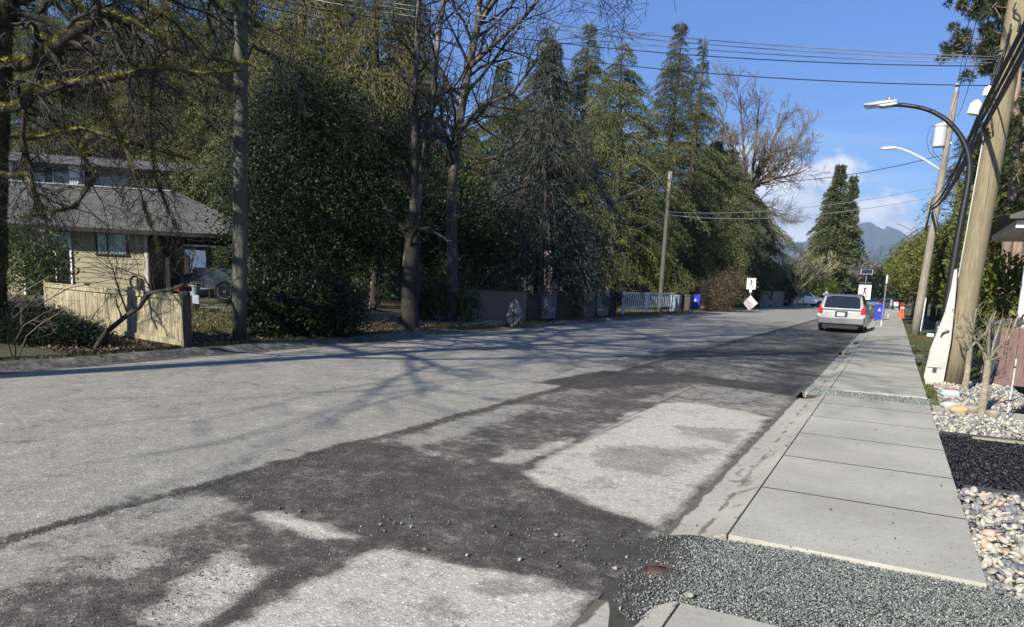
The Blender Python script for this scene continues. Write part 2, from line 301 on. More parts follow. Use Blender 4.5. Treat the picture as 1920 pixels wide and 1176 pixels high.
# foliage
M['spruce'] = leafmat('spruce_needles', [(0, (0.022, 0.030, 0.010)), (0.5, (0.080, 0.102, 0.030)), (1, (0.185, 0.20, 0.06))], 0.65, 0.33)
M['gold'] = leafmat('olive_gold_needles', [(0, (0.034, 0.039, 0.011)), (0.5, (0.125, 0.128, 0.034)), (1, (0.28, 0.26, 0.075))], 0.65, 0.33)
M['cedar'] = leafmat('cedar_sprays', [(0, (0.024, 0.034, 0.010)), (0.5, (0.098, 0.118, 0.030)), (1, (0.21, 0.215, 0.06))], 0.65)
M['bluespruce'] = leafmat('blue_spruce_needles', [(0, (0.016, 0.022, 0.018)), (0.6, (0.048, 0.060, 0.050)), (1, (0.14, 0.16, 0.14))], 0.65)
M['dull'] = leafmat('dull_grey_green_needles', [(0, (0.032, 0.042, 0.017)), (0.5, (0.10, 0.118, 0.046)), (1, (0.19, 0.205, 0.085))], 0.65)
M['holly'] = leafmat('dark_glossy_leaves', [(0, (0.006, 0.012, 0.005)), (0.6, (0.018, 0.032, 0.010)), (0.9, (0.055, 0.07, 0.018)), (1, (0.12, 0.12, 0.04))], 0.5, 0.15, 0.3)
M['rhodo'] = leafmat('rhododendron_leaves', [(0, (0.02, 0.035, 0.01)), (0.6, (0.07, 0.11, 0.025)), (1, (0.19, 0.24, 0.06))], 0.4, 0.25)
M['fern'] = leafmat('dark_fern', [(0, (0.005, 0.009, 0.004)), (0.6, (0.016, 0.025, 0.012)), (1, (0.05, 0.065, 0.03))], 0.5, .15)
M['hedge'] = leafmat('golden_cedar_hedge', [(0, (0.028, 0.036, 0.008)), (0.4, (0.092, 0.108, 0.022)), (0.8, (0.165, 0.168, 0.036)), (1, (0.21, 0.145, 0.045))], 0.65)
M['hedgegreen'] = leafmat('bright_cedar_hedge', [(0, (0.05, 0.065, 0.012)), (1, (0.22, 0.25, 0.045))], 0.65)
M['pine'] = leafmat('pine_needles', [(0, (0.018, 0.026, 0.010)), (0.6, (0.06, 0.078, 0.03)), (0.9, (0.13, 0.14, 0.05)), (1, (0.20, 0.12, 0.06))], 0.6)
M['brownbush'] = leafmat('brown_twiggy_leaves', [(0, (0.05, 0.038, 0.024)), (0.6, (0.17, 0.125, 0.08)), (1, (0.28, 0.20, 0.12))], 0.8)
M['darkbark'] = barkmat('dark_bark', (0.055, 0.045, 0.036), (0.018, 0.015, 0.012))
M['mossbark'] = barkmat('mossy_maple_bark', (0.07, 0.058, 0.043), (0.02, 0.016, 0.012), (0.25, 0.235, 0.035), 0.58)
M['moss'] = leafmat('moss_tufts', [(0, (0.02, 0.018, 0.006)), (0.5, (0.08, 0.075, 0.015)), (0.8, (0.22, 0.20, 0.03)), (1, (0.34, 0.31, 0.05))], 0.9, .2)
M['twig'] = barkmat('dark_twigs', (0.05, 0.041, 0.031), (0.018, 0.015, 0.012), (0.12, 0.11, 0.03), 0.2, stretch=(1, 1, 1))
M['alder'] = barkmat('alder_bark', (0.13, 0.108, 0.085), (0.04, 0.033, 0.026), None, lichen=(0.27, 0.25, 0.21))
M['greybranch'] = barkmat('grey_brown_branches', (0.19, 0.15, 0.105), (0.08, 0.064, 0.045), None, stretch=(1, 1, 1))
M['palebranch'] = barkmat('pale_yellow_branches', (0.42, 0.36, 0.22), (0.26, 0.22, 0.13), None, stretch=(1, 1, 1))
M['pinebark'] = barkmat('pine_bark', (0.32, 0.235, 0.18), (0.12, 0.08, 0.06), None, scale=6)
M['shrubbark'] = barkmat('pale_shrub_bark', (0.36, 0.32, 0.23), (0.15, 0.13, 0.085), (0.30, 0.30, 0.10), 0.25, scale=14, stretch=(1, 1, 1))
M['shrubtwig'] = barkmat('shrub_twigs', (0.30, 0.26, 0.17), (0.13, 0.11, 0.07), (0.20, 0.21, 0.06), 0.3, stretch=(1, 1, 1))
M['blackbark'] = barkmat('black_brown_bark', (0.030, 0.025, 0.020), (0.010, 0.009, 0.008))
M['conebark'] = barkmat('conifer_bark', (0.14, 0.10, 0.075), (0.045, 0.032, 0.025))
M['forest'] = plain('far_forest', (0.028, 0.045, 0.030), 1.0, var=.35, scale=0.012, bumps=0)
# ------------------------------------------------------------------ clouds in the world sky (by direction)
def sky_clouds():
    n = nt; tc = n.nodes.new('ShaderNodeTexCoord'); v = tc.outputs['Generated']
    def blob(px, py, rad, amp, sx=1.0, sz=1.0):
        d = Vector(ray(px, py)).normalized(); s = n.nodes.new('ShaderNodeVectorMath'); s.operation = 'SUBTRACT'; n.links.new(v, s.inputs[0]); s.inputs[1].default_value = d
        t = n.nodes.new('ShaderNodeVectorMath'); t.operation = 'MULTIPLY'; n.links.new(s.outputs[0], t.inputs[0]); t.inputs[1].default_value = (1/sx, 1/sx, 1/sz)
        l = n.nodes.new('ShaderNodeVectorMath'); l.operation = 'LENGTH'; n.links.new(t.outputs[0], l.inputs[0])
        return mth(n, 'MULTIPLY', mth(n, 'MAXIMUM', mth(n, 'SUBTRACT', 1.0, mth(n, 'DIVIDE', l.outputs['Value'], rad)), 0.0), amp)
    mp = n.nodes.new('ShaderNodeMapping'); mp.inputs['Scale'].default_value = (1, 1, 1.7); n.links.new(v, mp.inputs[0])
    n1 = noise(n, mp.outputs[0], 17, 10, 0.58); mp2 = n.nodes.new('ShaderNodeMapping'); mp2.inputs['Scale'].default_value = (1, 1, 14); n.links.new(v, mp2.inputs[0]); n2 = noise(n, mp2.outputs[0], 3.2, 8, 0.6)
    k = blob(1455, 425, 0.16, 1.0, 1.0, 0.8)
    for a in ((1640, 425, 0.085, 0.95, 1.0, 0.6), (1420, 460, 0.12, 0.8), (1690, 440, 0.07, 0.7, 1.1, .6), (1555, 470, 0.13, 0.75)): k = mth(n, 'MAXIMUM', k, blob(*a))
    k = mth(n, 'ADD', k, mth(n, 'MULTIPLY', mth(n, 'MULTIPLY', mth(n, 'SUBTRACT', n1, 0.5), 1.5), mth(n, 'MINIMUM', 1.0, mth(n, 'MULTIPLY', k, 4.0))))
    mask = ramp(n, k, [(0.22, (0, 0, 0)), (0.48, (1, 1, 1))])
    w = mth(n, 'ADD', blob(1560, 310, 0.35, 0.5, 1, .5), mth(n, 'MULTIPLY', mth(n, 'SUBTRACT', n2, 0.5), 1.3)); wisp = mth(n, 'MULTIPLY', ramp(n, w, [(0.35, (0, 0, 0)), (0.75, (1, 1, 1))]), 0.30)
    shade = ramp(n, n1, [(0.38, (2.4, 2.75, 3.5)), (0.56, (4.3, 4.4, 4.6))])
    sp = n.nodes.new('ShaderNodeSeparateXYZ'); n.links.new(v, sp.inputs[0]); hzn = ramp(n, sp.outputs['Z'], [(0.0, (0.30, 0.42, 0.53)), (0.12, (0.20, 0.34, 0.53)), (0.3, (0.24, 0.37, 0.62)), (0.6, (0.42, 0.56, 0.82))])
    base = mix(n, sky.outputs[0], hzn, 1.0, 'MULTIPLY')
    c = mix(n, base, (3.6, 4.0, 4.6), wisp); c = mix(n, c, shade, mask); n.links.new(c, bg.inputs[0])
sky_clouds()
# ------------------------------------------------------------------ ground, road, sidewalk
ROADZ = -0.10
def hz(x, y):                                       # height of the left verge and yards
    t = min(1, max(0, (-14.5-x)/12)); return -0.05+0.32*t*t*(3-2*t)
def ground_sheet():
    xs = np.array([-9000, -3000, -1000, -300, -120, -70]+list(np.linspace(-50, -13, 60))+[-12.45, -12.2, -12.05]+[-11.9, 0.8, 6, 20, 60, 200, 1000, 3000, 9000]); ys = np.array([-3000, -600, -100, -30]+list(np.linspace(-10, 100, 90))+[130, 200, 400, 900, 3000, 9000, 14000])
    V = []; r = np.random.default_rng(3)
    for y in ys:
        for x in xs:
            z = hz(x, y) if x < -12 else -0.16
            if -50 < x < -12.6: z += r.uniform(-.025, .025)
            if x > 1 : z = -0.04
            if -11.95 < x < 1: z = -0.22
            V.append((x, y, z))
    k = len(xs); Fc = [(j*k+i, j*k+i+1, (j+1)*k+i+1, (j+1)*k+i) for j in range(len(ys)-1) for i in range(k-1)]
    tag(link('ground', npmesh('ground', V, Fc, 4), M['verge']), kind='structure')
ground_sheet()
def segdist(px, py, a, b):
    ax, ay = a; bx, by = b; dx, dy = bx-ax, by-ay; t = np.clip(((px-ax)*dx+(py-ay)*dy)/(dx*dx+dy*dy+1e-9), 0, 1); return np.hypot(px-ax-t*dx, py-ay-t*dy)
def polysd(px, py, poly):                           # signed distance, + inside
    d = np.full(px.shape, 1e9); ins = np.zeros(px.shape, bool); n = len(poly)
    for i in range(n):
        a, b = poly[i], poly[(i+1) % n]; d = np.minimum(d, segdist(px, py, a, b))
        c = ((a[1] > py) != (b[1] > py)); xx = (b[0]-a[0])*(py-a[1])/((b[1]-a[1])+1e-12)+a[0]; ins ^= c & (px < xx)
    return np.where(ins, d, -d)
def pw(pts, h=ROADZ): return [G(x, y, h)[:2] for x, y in pts]
RL, GUT = -12.1, -1.30
def crack_x(y): return np.interp(y, [0, 4, 12, 30, 60, 200], [-4.80, -4.82, -4.84, -4.7, -4.5, -4.5])
PALE = [([(980, 885), (1100, 820), (1180, 775), (1250, 755), (1300, 752), (1445, 782), (1400, 830), (1330, 900), (1238, 992), (1150, 968), (1060, 925), (1000, 905)], 1.0, 0.10),
        ([(1190, 752), (1300, 722), (1400, 730), (1490, 745), (1455, 782), (1300, 756)], 0.50, 0.12),
        ([(745, 828), (830, 790), (930, 760), (1010, 762), (900, 800), (800, 838)], 0.60, 0.16),
        ([(925, 862), (1070, 820), (1095, 826), (1040, 850), (985, 872)], 0.74, 0.12),
        ([(380, 1200), (560, 1110), (640, 1060), (700, 1030), (760, 1030), (860, 1060), (960, 1070), (1060, 1090), (1110, 1113), (1060, 1200)], 1.0, 0.06),
        ([(330, 1100), (420, 1045), (505, 1060), (480, 1105), (430, 1150), (330, 1190), (280, 1160)], 0.90, 0.10),
        ([(190, 1068), (250, 1028), (330, 1040), (310, 1062), (230, 1080)], 0.66, 0.08),
        ([(465, 965), (520, 958), (640, 990), (690, 1012), (600, 1010), (520, 985)], 0.95, 0.05),
        ([(-200, 1080), (0, 1010), (250, 930), (400, 930), (445, 950), (330, 990), (200, 1025), (60, 1085), (-100, 1150)], 0.58, 0.12),
        ([(905, 1088), (985, 1082), (1010, 1108), (950, 1122), (900, 1112)], 0.66, 0.10), ([(735, 1125), (850, 1118), (870, 1150), (760, 1165)], 0.80, 0.10), ([(1110, 845), (1180, 838), (1200, 860), (1130, 868)], 0.76, 0.08), ([(1270, 800), (1400, 805), (1370, 830), (1290, 822)], 0.72, 0.10), ([(1080, 900), (1130, 893), (1150, 912), (1095, 918)], 0.84, 0.06),
        ([(1100, 680), (1300, 650), (1480, 620), (1560, 640), (1400, 690), (1200, 700)], 0.36, 0.6)]
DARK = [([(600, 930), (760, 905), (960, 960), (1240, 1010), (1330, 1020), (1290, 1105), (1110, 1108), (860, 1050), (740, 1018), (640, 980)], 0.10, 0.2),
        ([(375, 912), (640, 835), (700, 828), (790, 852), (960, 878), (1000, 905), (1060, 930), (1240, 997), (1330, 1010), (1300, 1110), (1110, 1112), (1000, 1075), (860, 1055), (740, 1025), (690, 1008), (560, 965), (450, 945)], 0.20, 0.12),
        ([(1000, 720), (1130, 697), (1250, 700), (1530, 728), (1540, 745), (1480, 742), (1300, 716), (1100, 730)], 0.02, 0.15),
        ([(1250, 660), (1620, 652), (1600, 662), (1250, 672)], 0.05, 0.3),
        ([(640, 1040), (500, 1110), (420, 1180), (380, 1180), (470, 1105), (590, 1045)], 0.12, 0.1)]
def road():
    xs = np.concatenate([np.arange(RL, -6.5, 0.12), np.linspace(-6.5, GUT+.003, 117)]); ys = np.concatenate([[-60, -20, -5], np.arange(0, 14, 0.045), np.arange(14, 30, 0.12), np.arange(30, 70, 0.5), np.arange(70, 200, 6), [300, 500]])
    X, Y = np.meshgrid(xs, ys); v = np.full(X.shape, 0.645); cx = crack_x(Y); right = X > cx
    v = np.where(right, 0.32, v)
    v = np.where(right & (Y > 14), 0.31+.05*np.sin(X*3.7)*np.cos(Y*.31), v)
    # longitudinal dust banding of the older lane
    v = v+np.where(right, 0.07*np.sin(X*2.6+0.3*Y*.4), 0)
    for poly, val, soft in PALE:
        soft = max(.035, soft*.5); s = polysd(X, Y, pw(poly))+.03*np.sin(X*11+Y*5)+.03*np.sin(Y*13-X*7); t = np.clip((s+soft)/(2*soft), 0, 1); v = v*(1-t)+val*t
    st = polysd(X, Y, pw([(1140, 838), (1340, 845), (1240, 895), (1130, 872)])); t = np.clip((st+.2)/.4, 0, 1)*.7; v = v*(1-t)+0.45*t
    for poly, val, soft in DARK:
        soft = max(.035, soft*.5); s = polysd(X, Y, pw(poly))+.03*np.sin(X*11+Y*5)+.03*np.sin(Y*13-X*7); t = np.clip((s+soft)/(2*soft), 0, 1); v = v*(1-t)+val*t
    # dirty seam along the gutter and between the old slabs
    for a, b, w, val in (((-3.0, 5.2), (-2.9, 9.5), 0.05, .25), ((-3.02, 5.2), (-3.0, 13), .03, .2)):
        s = segdist(X, Y, a, b); t = np.clip(1-s/w, 0, 1)*.8; v = v*(1-t)+val*t
    s = GUT-X; t = np.clip(1.5-s/0.07, 0, 1)*np.where(Y > 4.6, 0.85, .4); v = v*(1-t)+0.36*t
    n = np.sin(Y*13.3)*0.010+np.sin(Y*2.9+1)*0.012+np.sin(Y*31)*.010; d = np.abs(X-cx-n-.02); t = np.clip(1.0-d/0.045, 0, 1)*np.where(Y < 40, 1, 0)*(.75+.25*np.sin(Y*5.1)); v = v*(1-t)-0.1*t; d = X-cx-n; t = np.where((d > 0) & (Y > 6.2), np.clip(1.5-d/.16, 0, 1), 0)*.8; v = v*(1-t)+.12*t
    # surface relief: left lane stands 2 cm proud of the milled strip
    Z = ROADZ+0.02*np.clip((cx+n-X)/0.04+.5, 0, 1); Z = Z+0.004*np.sin(X*3.1+Y*1.7)*np.sin(Y*2.3)*(right)
    Z = Z+np.where(X < RL+.5, 0.0, 0)
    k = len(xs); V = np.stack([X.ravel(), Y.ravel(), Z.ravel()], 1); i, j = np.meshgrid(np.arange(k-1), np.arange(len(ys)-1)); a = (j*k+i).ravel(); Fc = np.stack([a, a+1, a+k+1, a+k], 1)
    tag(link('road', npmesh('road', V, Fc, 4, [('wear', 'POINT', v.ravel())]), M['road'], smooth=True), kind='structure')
road()
# asphalt berm along the left edge of the road
def berm():
    prof = [(RL+.35, -0.09), (RL+.05, -0.055), (RL-.15, 0.03), (RL-.32, 0.045), (RL-.5, 0.0), (RL-.62, -0.12)]; ys = list(np.arange(-20, 200, 0.7)); r = np.random.default_rng(5); V = []; w = []
    for y in ys:
        low = 0.35 if (20 < y < 27 or 38 < y < 60) else 1.0
        for (x, z) in prof: V.append((x+r.uniform(-.03, .03), y, -0.085+(z+0.085)*low*r.uniform(.85, 1.1) if z > -.1 else z)); w.append(0.30)
    k = len(prof); Fc = [(j*k+i, j*k+i+1, (j+1)*k+i+1, (j+1)*k+i) for j in range(len(ys)-1) for i in range(k-1)]
    tag(link('asphalt_curb', npmesh('asphalt_curb', V, Fc, 4, [('wear', 'POINT', w)]), M['road'], smooth=True), kind='structure')
berm()
SWL, SWR = -0.83, 0.665
y_end = G(1500, 1035)[1]; 
# trenches of crushed gravel cutting the sidewalk (start, end)
near_l, near_r = G(1366, 1007), G(1848, 1090)
TR = [(G(1280, 1130)[1], (near_l[1]+near_r[1])/2), (G(1550, 741)[1], G(1560, 729)[1]), (G(1606, 662)[1], G(1610, 655.5)[1]), (G(1621, 642)[1], G(1623, 640)[1])]
bed = MB(); EDG = [(0.2, TR[0][0]), (TR[0][1], TR[1][0]), (TR[1][1], TR[2][0]), (TR[2][1], TR[3][0]), (TR[3][1], 190)]
for a_, b_ in EDG: bed.box(((SWL+SWR)/2, (a_+b_)/2, -0.0535), (SWR-SWL-.02, b_-a_-.04, 0.1))
tag(bed.build('sidewalk_base', M['joint']), kind='structure')
def slabs():
    jb = MB(); mb = MB(); edges = [(0.2, TR[0][0]), (TR[0][1], TR[1][0]), (TR[1][1], TR[2][0]), (TR[2][1], TR[3][0]), (TR[3][1], 190)]; r = random.Random(4)
    for a, b in edges:
        joints = [a]; y = a+1.42 if a > 3 and a < 5 else a+1.4
        while y < b-0.4: joints.append(y); y += 1.405
        joints.append(b)
        if b > 50: joints = [j for j in joints if j < 70 or (int(j) % 3 == 0)]+([b] if joints[-1] != b else [])
        for p in joints[1:-1]: jb.box(((SWL+SWR)/2, p, -0.005), (SWR-SWL-.01, .019 if p < 30 else .03, 0.0145))
        for p, q in zip(joints, joints[1:]):
            g = 0.0065; z = r.uniform(-.0008, .001); mb.bbox(((SWL+SWR)/2, (p+q)/2, z-0.05), (SWR-SWL, q-p-2*g, 0.1), b=0.002)
    tag(mb.build('sidewalk', M['walk']), kind='structure'); tag(jb.build('sidewalk_joints', M['joint']), kind='structure')
    gb = MB(); prof = [(GUT+.005, -0.2), (GUT+.005, ROADZ+0.004), (-1.12, ROADZ+.006), (-1.02, ROADZ+.022), (-0.93, -0.035), (-0.87, -0.004), (SWL-.012, 0.002), (SWL-.012, -0.2)]
    for a, b in edges:
        y = a
        while y < b-.01:
            e = min(b, y+3.0); gb.prism([(x, z) for x, z in prof], y+.004, e-.004, 'Y'); y = e
    tag(gb.build('curb_and_gutter', M['gutter']), kind='structure')
slabs()
def gpts(n, poly, seed):
    r = np.random.default_rng(seed); poly = [tuple(p) for p in poly]; xs = [p[0] for p in poly]; ys = [p[1] for p in poly]; out = []
    while len(out) < n:
        x = r.uniform(min(xs), max(xs), n); y = r.uniform(min(ys), max(ys), n); m = polysd(x, y, poly) > 0; out += list(zip(x[m], y[m]))
    return np.array(out[:n])
OCT = np.array([(1, 0, 0), (0, 1, 0), (-1, 0, 0), (0, -1, 0), (0, 0, 1), (0, 0, -1)], float); OCF = np.array([(0, 1, 4), (1, 2, 4), (2, 3, 4), (3, 0, 4), (1, 0, 5), (2, 1, 5), (3, 2, 5), (0, 3, 5)])
import bmesh as _bm
def ico(sub):
    b = _bm.new(); _bm.ops.create_icosphere(b, subdivisions=sub, radius=1); v = np.array([p.co[:] for p in b.verts]); f = np.array([[q.index for q in p.verts] for p in b.faces]); b.free(); return v, f
def stones(name, mat, pts, z, rmin, rmax, flat, seed, base=None, smooth=False, jag=0.35, zs=None, tintp=1.0):
    r = np.random.default_rng(seed); bv, bf = base if base else (OCT, OCF); n = len(pts); k = len(bv)
    s = (rmin+(rmax-rmin)*r.random(n)**1.8)[:, None, None]; sh = np.stack([r.uniform(.75, 1.35, n), r.uniform(.65, 1.0, n), r.uniform(.6, 1.0, n)*flat], 1)[:, None, :]
    V = np.repeat(bv[None], n, 0)*(1+r.uniform(-jag, jag, (n, k, 1)))*sh*s
    q = r.normal(size=(n, 4)); q[:, 1:3] *= 0.35 if flat < .9 else 1; q /= np.linalg.norm(q, axis=1)[:, None]; w, x, y, zz = q.T
    Rm = np.stack([1-2*(y*y+zz*zz), 2*(x*y-zz*w), 2*(x*zz+y*w), 2*(x*y+zz*w), 1-2*(x*x+zz*zz), 2*(y*zz-x*w), 2*(x*zz-y*w), 2*(y*zz+x*w), 1-2*(x*x+y*y)], 1).reshape(n, 3, 3)
    V = np.einsum('nij,nkj->nki', Rm, V); V[:, :, 0] += pts[:, 0:1]; V[:, :, 1] += pts[:, 1:2]; V[:, :, 2] += (z if zs is None else zs[:, None])+s[:, :, 0]*flat*0.35
    Fc = (bf[None]+(np.arange(n)*k)[:, None, None]).reshape(-1, 3); t = np.repeat(r.random(n)**tintp, len(bf))
    return link(name, npmesh(name, V.reshape(-1, 3), Fc, 3, [('tint', 'FACE', t)]), mat, smooth=smooth)
# gravel in the four trenches
g0 = [(-1.05, TR[0][0]-.25), (-0.5, TR[0][0]-.05), (0.9, TR[0][0]-.45), (1.15, TR[0][0]-.1), (0.78, near_r[1]+.12), (-0.84, near_l[1]+.02), (-1.5, near_l[1]+.1), (-1.75, near_l[1]-.35)]
def bedh(x, y): return -0.032-0.062*np.clip((-0.80-x)/0.5, 0, 1)+0.006*np.sin(x*9+y*4)*np.sin(y*11)
X, Y = np.meshgrid(np.arange(-1.75, 1.3, .05), np.arange(3.2, 5.2, .05)); ins = polysd(X, Y, g0); Z = bedh(X, Y)-.004-np.clip(-ins, 0, 1)*0.2; k = X.shape[1]
i, j = np.meshgrid(np.arange(k-1), np.arange(X.shape[0]-1)); a = (j*k+i).ravel(); tag(link('gravel_bed', npmesh('gravel_bed', np.stack([X.ravel(), Y.ravel(), Z.ravel()], 1), np.stack([a, a+1, a+k+1, a+k], 1), 4), M['joint']), kind='structure')
p = gpts(60000, g0, 11); q = np.random.default_rng(9).random(len(p)); p = p[(p[:, 0] > -0.75) | (q < np.clip((p[:, 0]+1.32)/0.55, 0, 1)**1.5)]; cvx, cvy, _ = G(1238, 1072, -.075); p = p[np.hypot(p[:, 0]-cvx, p[:, 1]-cvy) > .095]
tag(stones('crushed_gravel', M['gravel'], p, 0, 0.0026, 0.0085, 1.0, 12, zs=bedh(p[:, 0], p[:, 1])+0.008*np.random.default_rng(5).random(len(p))), kind='stuff')
bedz = MB()
allp = []
for (a, b), n in zip(TR[1:], (9000, 3500, 1500)):
    poly = [(-1.12, a-.02), (0.95, a-.05), (0.95, b+.05), (-1.12, b+.02)]; bedz.box((-.08, (a+b)/2, -.085), (2.1, b-a+.06, .1)); allp.append(gpts(n, poly, n))
bedz.build('gravel_bed', M['joint']); tag(bpy.data.objects['gravel_bed.001'], kind='structure')
p = np.concatenate(allp); tag(stones('trench_gravel', M['gravel'], p, -0.03, 0.007, 0.018, 1.0, 13), kind='stuff')
sp_ = np.concatenate([gpts(170, [(SWL, near_l[1]), (SWR, near_r[1]), (SWR, near_r[1]+.5), (SWL, near_l[1]+.35)], 91), gpts(90, [(SWL, near_l[1]+.3), (SWR, near_r[1]+.3), (SWR, 9), (SWL, 9)], 92), gpts(120, [(SWL, TR[1][0]-.4), (SWR, TR[1][0]-.4), (SWR, TR[1][1]+.4), (SWL, TR[1][1]+.4)], 93)])
tag(stones('spilled_gravel', M['gravel'], sp_, 0.001, 0.002, 0.0065, .9, 94), kind='stuff')
# grit strewn over the patched road
gp = [gpts(10500, pw(DARK[1][0]), 21), gpts(2200, pw([(0, 1120), (200, 1040), (520, 985), (700, 1020), (500, 1110), (300, 1200), (0, 1200)]), 22), gpts(1200, pw([(700, 830), (1100, 715), (1300, 700), (1500, 735), (1250, 750), (1000, 870)]), 23), gpts(900, pw([(0, 1000), (380, 900), (640, 828), (900, 760), (905, 768), (640, 842), (400, 915), (20, 1020)]), 24), gpts(900, pw([(1240, 990), (1370, 1000), (1350, 1090), (1150, 1110)]), 25)]
yy_ = np.random.default_rng(77).uniform(2.3, 11, 3600); cx_ = crack_x(yy_)+np.sin(yy_*13.3)*0.010+np.sin(yy_*2.9+1)*0.012+np.sin(yy_*31)*.010+.03+np.abs(np.random.default_rng(78).normal(size=3600))*.03; gp.append(np.column_stack([cx_, yy_]))
p = np.concatenate(gp); tag(stones('road_grit', M['grit'], p, ROADZ+.003, 0.0022, 0.0068, 0.8, 26, tintp=1.2), kind='stuff')
p = gpts(60, pw([(500, 950), (1200, 1000), (1250, 1090), (700, 1030)]), 27); tag(stones('road_pebbles', M['grit'], p, ROADZ+.006, 0.008, 0.02, .8, 28, tintp=.5), kind='stuff')
def one_stone(px, py, s, mat, label, name='stone', h=ROADZ):
    x, y, z = G(px, py, h); v, f = ico(2); r = np.random.default_rng(int(px)); v = v*(1+r.uniform(-.14, .14, (len(v), 1)))*np.array([1.2, .9, .75])*s; v += (x, y, z+s*.55)
    tag(link(name, npmesh(name, v, f, 3), mat), label, 'stone', 'loose stones on the pavement')
one_stone(797, 1032, 0.016, M['gutter'], 'pale fist sized stone lying on the dark patch at the edge of the pale slab')
one_stone(1292, 1120, 0.026, M['gutter'], 'pale broken concrete chip at the near end of the lower curb', h=-.02)
# rust ring / disturbed soil patch at the gutter
cx0, cy0, _ = G(1238, 1072, -.075); root = thing('valve_cover', 'rusty round iron cover half buried in dark dirt at the corner of the gravel strip', 'valve cover', (cx0, cy0, -.089)); r_ = np.random.default_rng(3)
mb = MB(); mb.lathe([(.105, 0), (.105, .022), (.09, .026), (.088, .016)], (0, 0, 0), 28); mb.build('rim', M['rust'], root, smooth=True); mb = MB(); mb.lathe([(.087, .0), (.085, .018), (.0, .024)], (0, 0, 0), 24); mb.build('dusty_lid', M['earth'], root, smooth=True)
# right-hand beds
px0 = SWR+.01
mb = MB(); mb.box((px0+4.2, 6.15, -0.065), (8.4, 2.75, 0.06)); tag(mb.build('pebble_bed_base', M['joint']), kind='structure')
icb = ico(1); icb2 = ico(2)
poly1 = [(px0, 4.85), (4.2, 4.9), (4.2, 7.62), (px0, 7.45)]
p = gpts(5200, poly1, 31); tag(stones('river_rock', M['pebble'], p, -0.02, 0.012, 0.046, 0.55, 32, base=icb2, smooth=True, jag=0.05, zs=-0.045+0.045*np.random.default_rng(1).random(len(p))), kind='stuff')
p = gpts(3200, poly1, 33); tag(stones('small_river_rock', M['pebble'], p, -0.03, 0.012, 0.025, 0.65, 34, base=icb, smooth=True, jag=0.06), kind='stuff')
mb = MB(); mb.box((px0+4.2, 9.1, -0.06), (8.4, 3.2, 0.07)); tag(mb.build('mulch_base', M['black']), kind='structure')
poly2 = [(px0, 7.5), (5, 7.55), (5, 10.9), (2.4, 10.75), (1.9, 10.45), (px0, 10.35)]
p = gpts(12500, poly2, 35); tag(stones('black_mulch', M['mulch'], p, -0.02, 0.012, 0.036, 0.45, 36, zs=-0.025+0.03*np.random.default_rng(2).random(len(p))), kind='stuff')
poly3 = [(px0, 10.4), (1.9, 10.5), (2.35, 10.8), (2.5, 11.3), (1.5, 12.2), (px0, 12.25)]; poly4 = [(px0+.15, 13.0), (1.7, 13.1), (2.2, 14.6), (2.2, 17), (px0+.2, 17.2)]
mb = MB(); mb.prism(poly3, -.1, -.03); mb.prism(poly4, -.1, -.03); tag(mb.build('shrub_bed_base', M['joint']), kind='structure')
p = np.concatenate([gpts(1900, poly3, 37), gpts(3000, poly4, 38)]); tag(stones('shrub_bed_rock', M['pebble'], p, -0.03, 0.014, 0.052, 0.6, 39, base=icb, smooth=True, jag=0.07, zs=-0.03+0.05*np.random.default_rng(3).random(len(p))), kind='stuff')
def bigrock(px, py, s, mat, label, h=0.0):
    x, y, z = G(px, py, h); v, f = ico(3); r = np.random.default_rng(int(px*3)); d = v.copy()
    v = v*(1+0.10*np.sin(d[:, :1]*3+r.random()*6)*np.cos(d[:, 1:2]*2.6+r.random()*6)+0.06*np.sin(d[:, 2:3]*5))*np.array([1.25, .95, .8])*s; v += (x, y, z+s*.5)
    tag(link('boulder', npmesh('boulder', v, f, 3), mat, smooth=True), label, 'boulder', 'large rocks in the shrub bed')
bigrock(1796, 775, 0.10, M['rock_o'], 'large orange tan rock among the stones, left of the near pruned shrub')
bigrock(1824, 772, 0.085, M['rock_g'], 'grey brown rock touching the orange one, at the foot of the near pruned shrub')
bigrock(1783, 766, 0.09, M['offwhite'], 'small pale cream rock behind the orange tan rock')
bigrock(1862, 780, 0.075, M['rock_g'], 'dull tan rock to the right of the near pruned shrub trunk')
# concrete path crossing to the house, edging strip, lawn
mb = MB(); mb.box((5.3, 12.75, -.06), (9.2, 0.75, .1)); tag(mb.build('garden_path', M['walk']), kind='structure')
mb = MB(); mb.box((4.4, 12.15, -.02), (4.0, 0.16, .2)); mb.box((4.6, 13.3, 0.03), (4.3, 0.14, .14)); tag(mb.build('path_timber_edging', M['paletimber']), 'long pale timber edging boards beside the garden path below the brown planter', 'edging')
mb = MB()
def strip(pts, z0, z1, w=.012):
    for a, b in zip(pts, pts[1:]):
        a, b = Vector(a), Vector(b); d = (b-a).normalized(); nrm = Vector((-d.y, d.x)) * w
        mb.prism([tuple(a-nrm), tuple(b-nrm), tuple(b+nrm), tuple(a+nrm)], z0, z1)
strip([(px0, 10.36), (1.6, 10.4), (2.1, 10.6), (2.45, 10.95), (2.6, 11.4)], -.05, .025); tag(mb.build('bed_edging', M['charcoal']), 'curved dark metal edging between the black mulch and the stone shrub bed', 'edging', 'metal edging strips')
mb = MB(); strip([(px0+.05, 7.48), (4.5, 7.58)], -.05, .02); tag(mb.build('bed_edging', M['charcoal']), 'straight dark edging between the black mulch and the river rock bed', 'edging', 'metal edging strips')
